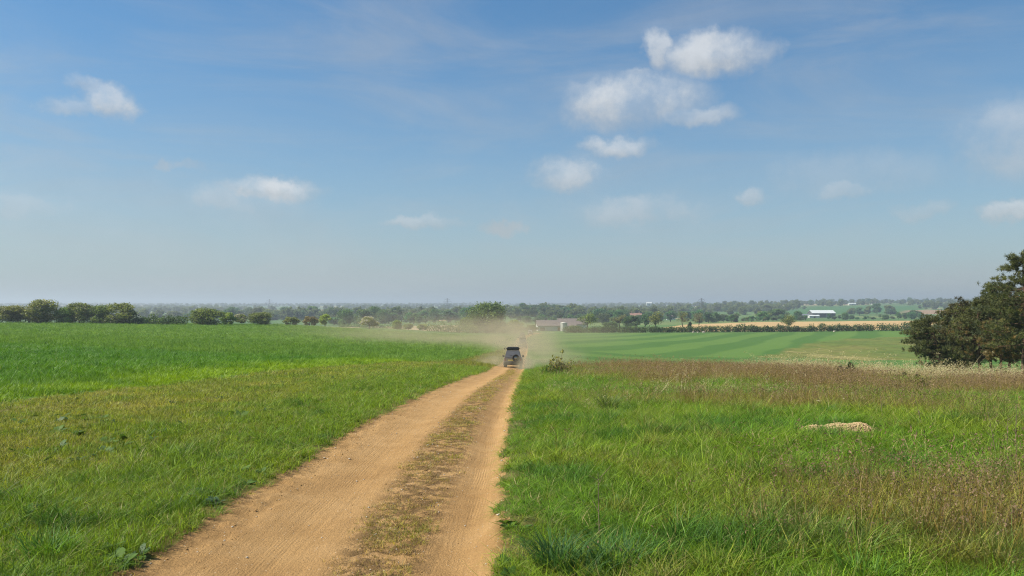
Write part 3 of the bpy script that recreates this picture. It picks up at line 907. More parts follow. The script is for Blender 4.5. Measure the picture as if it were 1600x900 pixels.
def lobe_crown(rng, lobes, n, size, flower=0.0, low=0.0, fsize=.7):
    """leaf cards through the volume of lumpy lobes; returns parts for merge"""
    L = np.array(lobes, float)
    w = L[:, 3] * L[:, 4] + L[:, 3] * L[:, 5]; w /= w.sum()
    k = rng.choice(len(L), n, p=w)
    d = rng.normal(0, 1, (n, 3)); d /= np.linalg.norm(d, axis=1, keepdims=True)
    r = rng.uniform(.12, 1, n) ** .42 * (1 + .10 * rng.normal(0, 1, n))
    bump = .85 + .3 * vnoise(d[:, 0] * 2.6 + 7 * k, d[:, 1] * 2.6 + d[:, 2] * 3.1, 3)
    P = L[k, :3] + d * L[k, 3:6] * (r * bump)[:, None]
    if low is not None:
        keep = P[:, 2] > low
        P, d, k, r = P[keep], d[keep], k[keep], r[keep]
    V, Q = cards(rng, P, d, size)
    clump = vnoise(P[:, 0] / (size * 5) + 11, P[:, 1] / (size * 5) + P[:, 2] / (size * 5), 4)
    var = np.clip(.5 + (clump - .5) * .7 + rng.normal(0, .16, len(P)), 0, 1)
    fl = (rng.uniform(0, 1, len(P)) < flower * 2.0 * sstep(clump, .35, .7)) & (r > .8) & (d[:, 2] > -.5)
    out = [(V.reshape(-1, 4, 3)[~fl].reshape(-1, 3), [(np.arange((~fl).sum()) * 4)[:, None] + np.arange(4)], 0, np.repeat(var[~fl], 4))]
    if fl.any():
        V2, Q2 = cards(rng, P[fl], d[fl] + np.array([0, 0, .5]), size * fsize, 1.1)
        out.append((V2, [Q2], 1, np.repeat(rng.uniform(0, 1, fl.sum()), 4)))
    return out

def tree_lobes(rng, k, R, H0, H1, top=.75):
    """lobes filling a rounded crown of radius R between the heights H0 and H1"""
    out = []
    for i in range(k):
        f = rng.uniform(0, 1)
        z = H0 + (H1 - H0) * (.15 + .75 * f)
        rr = R * math.sqrt(max(.08, 1 - ((f - .42) / .62) ** 2)) * .72
        a = rng.uniform(0, 6.283); q = rr * math.sqrt(rng.uniform(.05, 1))
        s = R * rng.uniform(.30, .52)
        out.append((q * math.cos(a), q * math.sin(a), min(z, H1 - s * .7), s, s, s * top))
    return out

def make_trunk(rng, lobes, H0, r0, mat, stems=1, sides=7):
    parts = []
    for s in range(stems):
        a0 = rng.uniform(0, 6.283); b = np.array([math.cos(a0), math.sin(a0), 0]) * r0 * (1.2 if stems > 1 else 0)
        top = np.array([rng.normal(0, r0), rng.normal(0, r0), H0 * 1.25])
        p = [b + [0, 0, -.25], b * .9 + [0, 0, H0 * .25], b * .6 + top * .6, top]
        v, q = tube(p, [r0 * 1.3, r0, r0 * .85, r0 * .6], sides); parts.append((v, [q], 0, .5))
        for L in lobes[s::stems]:
            e = np.array(L[:3]); m = (top + e) / 2 + rng.normal(0, .12, 3) * H0
            v, q = tube([top * .85, m, e, e + (e - m) * .35], [r0 * .5, r0 * .32, r0 * .16, .012], 5)
            parts.append((v, [q], 0, .5))
    return merge_mesh('trunk', parts, [mat])

TREES = {}
def tree_variant(key, seed, height, R, H0, k, n, size, flower=0.0, stems=1, r0=.18, top=.75, fsize=.7):
    rng = np.random.default_rng(seed)
    lobes = tree_lobes(rng, k, R, H0, height, top)
    crown = merge_mesh('crown', lobe_crown(rng, lobes, n, size, flower, .05, fsize), [M['leaf'], M['blossom']])
    trunk = make_trunk(rng, lobes, max(.5, H0 + .18 * (height - H0)), r0, M['bark'], stems)
    TREES[key] = (crown, trunk, height, R)

# bushes of the field edge (about 6 m) and broadleaf trees (about 10 m)
tree_variant('bush0', 1, 6.0, 3.4, 0.0, 24, 7000, .21, .24, 3, .10)
tree_variant('bush1', 2, 6.0, 3.0, 0.1, 22, 6600, .21, .34, 3, .10)
tree_variant('bush2', 3, 5.0, 3.6, 0.0, 24, 7000, .21, .04, 3, .10)
tree_variant('may', 4, 5.0, 3.0, 0.0, 15, 4600, .24, .55, 3, .09, .75, .95)
tree_variant('bush3', 5, 5.0, 2.7, 0.3, 11, 3400, .26, .05, 2, .10)
tree_variant('round0', 11, 10, 4.6, 1.3, 18, 3600, .42, 0, 1, .26)
tree_variant('round1', 12, 10, 4.0, 1.8, 15, 3000, .42, 0, 1, .24)
tree_variant('round2', 13, 10, 5.2, 0.8, 20, 3800, .45, 0, 1, .28)
tree_variant('tall0', 14, 12, 3.4, 1.5, 14, 2800, .42, 0, 1, .24, 1.0)
tree_variant('open0', 15, 10, 4.2, 2.2, 16, 1250, .34, 0, 1, .24)
tree_variant('open1', 16, 10, 3.7, 2.4, 13, 950, .32, 0, 1, .22)
tree_variant('big', 17, 10, 6.6, 0.4, 30, 9000, .34, 0, 1, .34)

def put_tree(name, key, xpix, Y, height, width, color, label, cat, group=None, parts=True, dz=0.0, rz=None):
    """a tree or bush at photo column xpix, Y metres away; width is the crown's full width in metres"""
    crown, trunk, h0, R = TREES[key]
    p = gp(xpix, Y, dz)
    s = height / h0; sx = width / (2.0 * R)
    rz = random.uniform(0, 6.28) if rz is None else rz
    t = thing(name, label, cat, p, rz, group)
    t.scale = (sx, sx, s)
    c = link('crown', crown, t); c.color = (*[v * g for v, g in zip(color, (2.0, 2.25, 1.75))], 1)
    if parts:
        link('trunk', trunk, t)
    return t

def pxh(n, Y):
    return n * Y / F

DK = (.050, .082, .030); OL = (.085, .100, .034); LG = (.105, .150, .038); GR = (.060, .105, .036); BR = (.115, .098, .050)

def field_edge_bushes():
    # x centre, width px, height px, Y, variant, colour, label, category
    rows = [
        (18, 52, 30, 200, 'bush0', (.07, .078, .036), 'dark hawthorn bush at the very end of the field edge row, dull blossom', 'bush'),
        (66, 56, 38, 203, 'bush1', (.075, .086, .038), 'tall spreading hawthorn with pale dusting of blossom, beside the dark end bush', 'bush'),
        (100, 36, 26, 204, 'bush2', DK, 'lower dark bush filling the gap between two tall hawthorns', 'bush'),
        (124, 44, 35, 205, 'bush0', (.058, .072, .034), 'tall dark hawthorn with domed top in the middle of the row', 'bush'),
        (154, 40, 30, 205, 'bush2', (.050, .072, .032), 'dark rounded bush beside the domed hawthorn', 'bush'),
        (188, 52, 34, 206, 'bush1', (.070, .085, .036), 'tall two-topped hawthorn where the trees give way to low hedge', 'bush'),
        (324, 62, 27, 214, 'bush2', (.056, .074, .030), 'broad rounded olive green bush standing after the gap in the hedge', 'bush'),
        (358, 26, 22, 222, 'bush3', (.066, .095, .036), 'narrow green bush tucked against the broad rounded bush', 'bush'),
        (377, 24, 18, 228, 'may', (.07, .088, .04), 'small hawthorn flecked with white blossom between two larger bushes', 'bush'),
        (408, 46, 22, 230, 'bush0', (.060, .075, .036), 'wide dark hawthorn bush with low skirts and dull flecks', 'bush'),
        (454, 26, 15, 246, 'bush3', (.070, .082, .044), 'small dull green bush standing alone on the brow', 'bush'),
        (484, 25, 17, 252, 'bush3', (.078, .068, .046), 'small brownish bush standing alone on the brow', 'bush'),
        (508, 21, 21, 258, 'round1', (.085, .115, .034), 'small yellow green tree with a pale trunk on the field edge', 'tree'),
        (577, 34, 19, 280, 'may', (.085, .095, .045), 'rounded hawthorn thick with creamy blossom, standing alone', 'bush'),
        (621, 20, 14, 298, 'bush2', (.070, .095, .036), 'small rounded olive bush past the blossoming hawthorn', 'bush'),
        (638, 19, 10, 302, 'bush3', (.066, .090, .038), 'low bush hugging the ground beside the small olive bush', 'bush'),
        (661, 18, 11, 308, 'bush3', (.072, .094, .038), 'low bush at the start of the hedge that runs to the farm', 'bush'),
    ]
    for x, w, h, Y, key, col, lab, cat in rows:
        put_tree('field_edge_tree' if cat == 'tree' else 'hawthorn_bush' if 'hawthorn' in lab else 'field_edge_bush', key, x, Y, pxh(h, Y), pxh(w, Y) * 1.05, tuple(v * g for v, g in zip(col, (1.6, 1.38, 1.2))), lab, cat)

def hedge(name, pts_, height, depth, n, size, color, label, seed, flower=0.03, lump=.3):
    """a hedge along ground points [(xpix, Y), ...]"""
    rng = np.random.default_rng(seed)
    G = np.array([gp(x, Y) for x, Y in pts_])
    seg = np.concatenate([[0], np.cumsum(np.linalg.norm(np.diff(G, axis=0), axis=1))])
    length = seg[-1]; lobes = []; s = 0.0
    c0 = G[0].copy()
    while s < length:
        p = np.array([np.interp(s, seg, G[:, i]) for i in range(3)])
        p[2] = Hs(p[0], p[1])
        hh = height * (1 + lump * rng.normal(0, 1) * .6)
        r = depth * rng.uniform(.42, .62)
        lobes.append((p[0] - c0[0] + rng.normal(0, depth * .12), p[1] - c0[1] + rng.normal(0, depth * .12), p[2] - c0[2] + hh * .46, r * 1.15, r, hh * .54))
        s += depth * rng.uniform(.32, .5)
    parts = lobe_crown(rng, lobes, n, size, flower, None)
    t = thing(name, label, 'hedge', Vector(c0))
    o = link('foliage', merge_mesh('foliage', parts, [M['leaf'], M['blossom']]), t); o.color = (*[v * g for v, g in zip(color, (1.95, 2.15, 1.55))], 1)
    st = []
    for L in lobes[::3]:
        b = np.array(L[:3]); v, q = tube([b - [0, 0, L[5] * 1.05], b - [0, 0, L[5] * .4], b + [.1, .05, L[5] * .3]], [.07, .05, .02], 5)
        st.append((v, [q], 0, .5))
    link('stems', merge_mesh('stems', st, [M['bark']]), t)['kind'] = 'stuff'
    return t

field_edge_bushes()
hedge('hedge', [(-8, 199), (-120, 197), (-240, 196)], 4.2, 4.6, 9000, .26, (.056, .070, .032), 'tall hawthorn hedge continuing beyond the dark end bush', 50, .1, .3)
hedge('hedge', [(200, 206), (230, 207), (262, 207), (287, 208)], 2.5, 3.0, 4200, .24, (.050, .074, .032), 'low dark hedge joining the tall hawthorns to the gap', 51)
hedge('hedge', [(668, 312), (712, 322), (760, 332), (806, 345)], 3.3, 4.0, 5200, .3, (.085, .105, .045), 'hazy olive hedge behind the crop field running to the farm', 52, .14)
hedge('hedge', [(884, 352), (960, 356), (1060, 358), (1150, 358)], 2.8, 3.4, 15000, .3, (.052, .070, .028), 'clipped hedge along the striped field from the farm to the ivy stump', 53, .03, .16)
hedge('hedge', [(1150, 358), (1240, 356), (1320, 353), (1366, 350)], 2.9, 3.5, 13000, .3, (.040, .056, .024), 'dark uneven hedge between the striped field and the tan stubble', 54, .03, .3)
hedge('hedge', [(1378, 349), (1420, 347), (1470, 344), (1560, 340), (1680, 335)], 3.0, 3.7, 13000, .3, (.042, .060, .024), 'bushy hedge leading behind the pine group', 55, .03, .35)
hedge('hedge', [(530, 520), (570, 500), (640, 490)], 2.6, 4.0, 2200, .42, (.062, .090, .040), 'low hedge across the pale meadow beyond the blossoming hawthorn', 56)

# ------------------------------------------------------------------ trees round the farm and across the valley
def valley_trees():
    one = [
        (762, 74, 49, 335, 'big', (.072, .090, .034), 'broad round olive tree rising behind the dusty hedge', 'tree'),
        (735, 40, 24, 345, 'round2', (.085, .105, .038), 'lower olive tree on the flank of the broad round tree', 'tree'),
        (806, 34, 20, 352, 'round2', (.105, .120, .045), 'dusty yellow olive bush tree at the end of the hedge', 'tree'),
        (829, 22, 13, 352, 'bush3', (.085, .095, .045), 'small bush at the corner of the farm barn', 'bush'),
        (917, 36, 29, 400, 'open0', (0.098, 0.115, 0.040), 'pale olive tree with thin open crown right of the barn', 'tree'),
        (899, 24, 10, 372, 'bush2', (.085, .10, .04), 'low rounded bush below the pale olive tree', 'bush'),
        (952, 30, 12, 430, 'bush2', (.07, .09, .04), 'spreading bush on the slope above the clipped hedge', 'bush'),
        (968, 36, 22, 460, 'open0', (0.098, 0.089, 0.052), 'thin brownish tree just coming into leaf left of dark bush', 'tree'),
        (986, 30, 20, 452, 'round2', (.046, .070, .034), 'dark green bushy tree below the red roofed house', 'tree'),
        (1026, 30, 33, 372, 'open0', (0.105, 0.102, 0.048), 'tall thin tree in sparse olive leaf rising from the clipped hedge', 'tree'),
        (1008, 16, 20, 480, 'tall0', (.045, .08, .038), 'narrow dark tree beside the thin olive tree', 'tree'),
        (1066, 24, 25, 470, 'open1', (0.094, 0.098, 0.049), 'thin airy tree standing behind the tan stubble', 'tree'),
        (1092, 22, 20, 520, 'open1', (0.101, 0.093, 0.055), 'brownish airy tree in front of the lattice pylon', 'tree'),
        (1107, 17, 17, 620, 'round1', (.040, .068, .040), 'dense dark tree right of the lattice pylon', 'tree'),
        (1234, 30, 27, 366, 'open0', (0.090, 0.093, 0.043), 'sparse tree with forked bare trunk rising from the dark hedge', 'tree'),
        (1193, 28, 16, 700, 'open0', (.115, .125, .055), 'pale leafed tree left of the sparse forked tree, across the valley', 'tree'),
        (1213, 34, 18, 760, 'round2', (.055, .085, .045), 'broad dark tree behind the sparse forked tree', 'tree'),
        (1343, 19, 13, 1120, 'round0', (.055, .09, .05), 'round tree in front of the green hillside field', 'tree'),
        (1370, 20, 17, 1160, 'round0', (.05, .085, .048), 'largest round tree in front of the green hillside field', 'tree'),
        (1391, 20, 10, 1130, 'round2', (.05, .08, .045), 'low spreading tree between hillside field and ploughed field', 'tree'),
        (1429, 22, 12, 900, 'round2', (.055, .08, .042), 'round tree on the edge of the reddish ploughed field', 'tree'),
    ]
    for x, w, h, Y, key, col, lab, cat in one:
        put_tree('valley_tree' if cat == 'tree' else 'valley_bush', key, x, Y, pxh(h, Y), pxh(w, Y), col, lab, cat)
    # rows and copses of look-alikes
    keys = ['round0', 'round1', 'round2', 'tall0', 'open0', 'bush2', 'bush0', 'big']
    def row(group, label, n, x0, x1, Y0, Y1, h, col, jitter=.06):
        for i in range(n):
            f = (i + random.uniform(.1, .9)) / n
            Y = (Y0 + (Y1 - Y0) * f) * random.uniform(1 - jitter, 1 + jitter)
            hh = random.uniform(*h); c = tuple(v * random.uniform(.8, 1.25) for v in col)
            k = random.choice(keys)
            put_tree('valley_tree', k, x0 + (x1 - x0) * f, Y, hh * random.choice((.6, .85, 1, 1.1)), hh * random.uniform(.75, 1.5), c, label, 'tree', group, parts=(Y < 900))
    row('copse beyond the blossoming hawthorn', 'broadleaf tree in the hazy copse beyond the lone blossoming hawthorn', 34, 520, 740, 620, 820, (8, 14), (.055, .085, .045), .12)
    row('trees of the wood left of the copse', 'tree of the long hazy wood behind the left field edge bushes', 36, 290, 560, 900, 1000, (9, 15), (.055, .085, .05), .16)
    row('trees of the wooded knoll', 'tree of the wooded knoll above the dark roofed barn', 46, 800, 906, 1030, 1060, (10, 15), (.045, .075, .042), .12)
    row('trees below the knoll', 'tree in the belt below the wooded knoll, behind the barn', 22, 812, 960, 720, 700, (7, 12), (.05, .08, .042), .10)
    row('trees round the red roofed house', 'valley tree in the belt around the red roofed house', 20, 950, 1110, 760, 860, (7, 12), (.055, .085, .045), .14)
    row('trees behind the stubble', 'tree or bush in the leafy belt behind the tan stubble field', 34, 1085, 1260, 640, 700, (3.5, 8), (.065, .095, .05), .07)
    row('trees round the pale roofed barn', 'tree in the belt around the pale roofed barn', 20, 1290, 1470, 800, 820, (4, 7), (.055, .085, .042), .06)
    row('trees on the far ridge', 'tree on the far ridge above the green hillside field', 42, 1100, 1480, 1900, 2250, (9, 16), (.05, .08, .05), .05)
    row('hedge trees below the ridge', 'tree in the hedge line across the middle of the far right slope', 26, 1030, 1260, 1300, 1500, (6, 11), (.055, .085, .05), .10)
valley_trees()

def far_woods():
    objs = []
    for i, key in enumerate(('round0', 'round1', 'round2', 'tall0', 'bush2')):
        crown, trunk, h0, R = TREES[key]
        me = crown.copy(); me.materials.clear(); me.materials.append(M['leaf_far']); me.materials.append(M['leaf_far'])
        objs.append(bpy.data.objects.new('far_tree_source', me))
    coll = variant_collection('far_tree_sources', objs)
    P = []; S = []; Tn = []
    rng = np.random.default_rng(77)
    n = 15000
    Y = np.exp(rng.uniform(math.log(900), math.log(7800), n))
    t = rng.uniform(-.85, .85, n)
    X = t * Y
    wood = fbm(X / 420, Y / 300, 81)
    # hedge lines on a warped field grid
    gx = (X + 140 * fbm(X / 500, Y / 500, 82)) / 260; gy = (Y + 140 * fbm(X / 500, Y / 500, 83)) / 210
    line = np.minimum(np.abs(gx - np.round(gx)) * 260, np.abs(gy - np.round(gy)) * 210)
    z = zone(X, Y)
    barnclear = (np.abs(t - .385) < .03) & (Y < 1250)
    k = (z == 0) & ((wood > .50) | (line < 11)) & ~barnclear & ~((t > .2) & (Y < 1000))
    X, Y = X[k], Y[k]
    hh = rng.uniform(7, 15, len(X)) / 10.0
    P = np.stack([X, Y, H(X, Y) - 1.3 * hh], -1)
    w = hh * rng.uniform(.9, 1.4, len(X)) * (1 + .35 * sstep(Y, 1800, 5000))
    S = np.stack([w, w, hh], -1)
    R = np.stack([np.zeros(len(X)), np.zeros(len(X)), rng.uniform(0, 6.28, len(X))], -1)
    Tn = np.array([(.155, .195, .075)]) * rng.uniform(.75, 1.3, (len(X), 1)) * np.array([[1, 1, 1]])
    scatter('far_woodland', coll, 5, P, R, S, Tn, 'hazy far woodland and hedgerow trees towards the horizon')
    print('far trees', len(X))
far_woods()

# ------------------------------------------------------------------ Scots pines on the right
def make_pine(seed, height, spread_, lean=(0, 0), clear=.22, brown=0.0, clumps=560, spire=False):
    rng = np.random.default_rng(seed)
    lx, ly = lean
    def ax(f):
        return np.array([lx * f ** 1.3 + .12 * math.sin(f * 5 + seed), ly * f + .10 * math.cos(f * 4 + seed), height * f * .97])
    fs = np.linspace(0, 1, 9)
    r0 = .012 * height + .03
    tp, tq = tube([ax(f) - (np.array([0, 0, .3]) if f == 0 else 0) for f in fs], [r0 * (1 - .86 * f) + .012 for f in fs], 8)
    wood = [(tp, [tq], 0, .5)]
    C = []; D = []
    nl = int(30 + height * 3.6)
    for i in range(nl):
        f = clear + (1 - clear) * (i + rng.uniform(0, 1)) / nl * .97
        p = ax(f)
        prof = (1 - ((f - .42) / .66) ** 2) if f > .42 else (.62 + .38 * (f - clear) / max(.42 - clear, .01))
        ln = spread_ * max(.14, prof) * rng.uniform(.6, 1.15)
        if spire and f > .82: ln *= .55
        a = rng.uniform(0, 6.283)
        up = rng.uniform(-.10, .28) + .5 * max(0, f - .6)
        d = np.array([math.cos(a), math.sin(a), up])
        e = p + d * ln + np.array([0, 0, -.06 * ln])
        m = p + d * ln * .5 + np.array([0, 0, -.05 * ln])
        v, q = tube([p, m, e], [r0 * .34 * (1 - .6 * f), r0 * .2 * (1 - .6 * f) + .008, .008], 5)
        wood.append((v, [q], 0, .5))
        k = max(5, int(clumps / nl * (.5 + ln / spread_)))
        g = rng.uniform(.34, 1.05, k)
        side = np.cross(d, [0, 0, 1]); side /= np.linalg.norm(side) + 1e-9
        c = p + (e - p) * g[:, None] + side * (rng.normal(0, .20, (k, 1)) * ln * (.45 + .6 * g[:, None])) + np.stack([np.zeros(k), np.zeros(k), rng.normal(.08, .11, k)], -1)
        C.append(c); D.append(np.tile(d, (k, 1)) * .6 + rng.normal(0, .5, (k, 3)) + [0, 0, .55])
        if rng.uniform() < .6:   # a side shoot
            s0 = p + (e - p) * .55; s1 = s0 + side * rng.choice([-1, 1]) * ln * .42 + d * ln * .2
            v, q = tube([s0, (s0 + s1) / 2, s1], [.02, .014, .006], 4); wood.append((v, [q], 0, .5))
    top = ax(1.0)
    C.append(top + rng.normal(0, .16, (16, 3)) * [1, 1, 1.4]); D.append(rng.normal(0, .4, (16, 3)) + [0, 0, 1])
    # dead lower snags
    for i in range(6):
        f = clear * rng.uniform(.35, 1.0); p = ax(f); a = rng.uniform(0, 6.283)
        e = p + np.array([math.cos(a), math.sin(a), rng.uniform(-.25, .05)]) * rng.uniform(.5, 1.3)
        v, q = tube([p, (p + e) / 2 + [0, 0, .05], e], [.022, .014, .005], 4); wood.append((v, [q], 0, .5))
    C = np.concatenate(C); D = np.concatenate(D)
    D /= np.linalg.norm(D, axis=1, keepdims=True) + 1e-9
    nb = 24
    n = len(C)
    d = np.repeat(D, nb, 0) * .75 + rng.normal(0, .62, (n * nb, 3))
    d /= np.linalg.norm(d, axis=1, keepdims=True)
    ln = rng.uniform(.13, .27, (n * nb, 1))
    b = np.repeat(C, nb, 0) + rng.normal(0, .035, (n * nb, 3))
    w = np.cross(d, rng.normal(0, 1, (n * nb, 3))); w /= np.linalg.norm(w, axis=1, keepdims=True) + 1e-9
    w *= rng.uniform(.010, .020, (n * nb, 1))
    V = np.stack([b - w, b + w, b + d * ln + w * .4, b + d * ln - w * .4], 1).reshape(-1, 3)
    Q = (np.arange(n * nb) * 4)[:, None] + np.arange(4)
    var = np.repeat(np.clip(rng.normal(.45, .2, n), 0, 1), nb * 4)
    low = np.repeat((rng.uniform(0, 1, n) < brown * np.clip(1.5 - 2.0 * C[:, 2] / height, 0, 1)), nb)
    parts = [(V.reshape(-1, 4, 3)[~low].reshape(-1, 3), [(np.arange((~low).sum()) * 4)[:, None] + np.arange(4)], 0, var.reshape(-1, 4)[~low].ravel())]
    br = None
    if low.any():
        br = (V.reshape(-1, 4, 3)[low].reshape(-1, 3), [(np.arange(low.sum()) * 4)[:, None] + np.arange(4)], 0, var.reshape(-1, 4)[low].ravel())
    return merge_mesh('crown', parts, [M['needle']]), merge_mesh('trunk', wood, [M['pinebark']], True), (merge_mesh('browned_needles', [br], [M['needle']]) if br else None)

def pines():
    PG = (.112, .120, .044)
    rows = [  # x, Y, height, spread, lean, clear, brown, clumps, spire, label
        (1472, 70, 5.5, 3.0, (-1.3, -.2), 0.20, .0, 936, False, 'leaning low pine at the open end of the group, branches reaching over the field'),
        (1490, 74, 6.3, 2.8, (-.4, 0), 0.22, .0, 792, False, 'dark pine between the leaning low one and the mid-height one'),
        (1504, 72, 7.0, 2.8, (-.2, 0), 0.26, .05, 936, False, 'mid-height dark pine with bare lower trunk behind the leaning low one'),
        (1527, 68, 6.9, 2.5, (.15, 0), 0.28, .35, 792, False, 'pine with browning lower branches and a dark straight trunk'),
        (1547, 70, 8.1, 2.4, (0, 0), 0.28, .12, 864, True, 'slender pine with a narrow spire top standing above its neighbours'),
        (1564, 64, 6.6, 2.5, (.2, -.2), 0.26, .75, 864, False, 'shorter pine thick with orange brown needles'),
        (1578, 69, 7.8, 2.7, (.1, 0), 0.26, .15, 792, False, 'full crowned pine between the brown needled one and the tallest'),
        (1598, 59, 9.25, 3.1, (.1, 0), 0.26, .15, 1224, False, 'tallest pine with stout bare trunk'),
        (1640, 63, 9.25, 3.1, (.2, 0), 0.26, .1, 864, False, 'large pine partly hidden beyond the tallest one'),
        (1690, 62, 9.0, 3.0, (0, .2), 0.26, .1, 648, False, 'large pine at the far closed end of the group'),
    ]
    for i, (x, Y, h, sp, lean, cl, br, n, spire, lab) in enumerate(rows):
        c, t, b = make_pine(200 + i, h, sp, lean, cl - .05, br, int(n * 1.2), spire)
        p = gp(x, Y)
        r = thing('scots_pine', lab, 'pine tree', p, 0, 'pines in the group at the meadow edge')
        o = link('crown', c, r); o.color = (*[v * random.uniform(.85, 1.15) for v in PG], 1)
        link('trunk', t, r)
        if b is not None:
            o = link('browned_needles', b, r); o.color = (.21, .145, .05, 1)
pines()

# ------------------------------------------------------------------ simple solid parts
def bm_mesh(name, bm, mats, smooth=False):
    me = bpy.data.meshes.new(name)
    bmesh.ops.recalc_face_normals(bm, faces=bm.faces)
    bm.to_mesh(me); bm.free()
    for m in (mats if isinstance(mats, (list, tuple)) else [mats]):
        me.materials.append(m)
    if smooth:
        me.polygons.foreach_set('use_smooth', np.ones(len(me.polygons), dtype=bool))
    return me

def box_bm(bm, size, loc, bevel=0.0, taper=(1, 1), rot=None):
    r = bmesh.ops.create_cube(bm, size=1.0)
    vs = r['verts']
    for v in vs:
        top = v.co.z > 0
        v.co = Vector((v.co.x * size[0] * (taper[0] if top else 1), v.co.y * size[1] * (taper[1] if top else 1), v.co.z * size[2]))
        if rot is not None: v.co = rot @ v.co
        v.co += Vector(loc)
    if bevel:
        es = list({e for v in vs for e in v.link_edges})
        bmesh.ops.bevel(bm, geom=es, offset=bevel, segments=2, affect='EDGES', profile=.6)

def box(name, size, loc, mat, parent, bevel=0.0, taper=(1, 1), rot=None):
    bm = bmesh.new(); box_bm(bm, size, loc, bevel, taper, rot)
    return link(name, bm_mesh(name, bm, mat), parent)

def lathe(name, prof, mat, sides=24, axis='X'):
    """prof: (offset along the axis, radius)"""
    V = []; n = len(prof)
    for a in range(sides):
        th = 2 * math.pi * a / sides
        for o, r in prof:
            c, s = r * math.cos(th), r * math.sin(th)
            V.append((o, c, s) if axis == 'X' else (c, o, s) if axis == 'Y' else (c, s, o))
    Q = [(a * n + i, ((a + 1) % sides) * n + i, ((a + 1) % sides) * n + i + 1, a * n + i + 1) for a in range(sides) for i in range(n - 1)]
    return mesh_np(name, np.array(V), np.array(Q), [mat], smooth=True)

def loft(name, rings, mat, cap=True, bevel=0.0, smooth=False):
    bm = bmesh.new(); R = []
    for ring in rings:
        R.append([bm.verts.new(p) for p in ring])
    n = len(rings[0])
    for a, b in zip(R[:-1], R[1:]):
        for i in range(n):
            bm.faces.new((a[i], a[(i + 1) % n], b[(i + 1) % n], b[i]))
    if cap:
        bm.faces.new(R[0][::-1]); bm.faces.new(R[-1])
    if bevel:
        bmesh.ops.recalc_face_normals(bm, faces=bm.faces)
        es = [e for e in bm.edges if len(e.link_faces) == 2 and e.calc_face_angle(0) > .35]
        bmesh.ops.bevel(bm, geom=es, offset=bevel, segments=2, affect='EDGES')
    return bm_mesh(name, bm, mat, smooth)

# ------------------------------------------------------------------ vehicles
def paint_mat(name, col):
    m, T, out = new_mat(name)
    co = T.add('ShaderNodeTexCoord').outputs['Object']
    n = T.noise(co, 3.0, 5.0, .65)
    z = T.add('ShaderNodeSeparateXYZ', inp={0: co}).outputs[2]
    dirt = T.math('MULTIPLY', T.maprange(z, 1.25, .3, .10, .75, True), T.maprange(n, .25, .7, .5, 1.1))
    c = T.mix(dirt, col, (.36, .27, .16))       # dried road dust on the panels
    b = T.add('ShaderNodeBsdfPrincipled', inp={'Base Color': c, 'Roughness': T.maprange(dirt, 0, .6, .28, .8), 'Specular IOR Level': .5, 'Coat Weight': .3})
    T.l.new(b.outputs[0], out.inputs[0])
    return m
M['glass'] = simple_mat('tinted_glass', (.14, .135, .13), .22, 0, .3, 3, .5)
M['rubber'] = simple_mat('tyre_rubber', (.05, .044, .036), .85, 0, .3, 8, .2)
M['rim'] = simple_mat('dusty_rim', (.42, .38, .30), .4, .7, .2, 8, .5)
M['blackplastic'] = simple_mat('black_plastic', (.045, .043, .04), .6, 0, .3, 8, .3)
M['redlamp'] = simple_mat('red_lens', (.28, .02, .02), .25, 0, .1, 8, .5)
M['plate'] = simple_mat('number_plate', (.70, .56, .12), .4, 0, .05, 8, .4)
M['chrome'] = simple_mat('bright_trim', (.75, .74, .72), .18, .9, .05, 8, .5)

TYRE = lathe('tyre', [(-.11, .25), (-.125, .30), (-.12, .36), (-.08, .385), (.08, .385), (.12, .36), (.125, .30), (.11, .25)], M['rubber'])
RIM = lathe('rim', [(-.10, .25), (-.06, .23), (.05, .20), (.075, .10), (.09, .06), (.09, .001)], M['rim'])
RIM_OUT = lathe('rim', [(.10, .25), (.06, .23), (-.05, .20), (-.075, .10), (-.09, .06), (-.09, .001)], M['rim'])

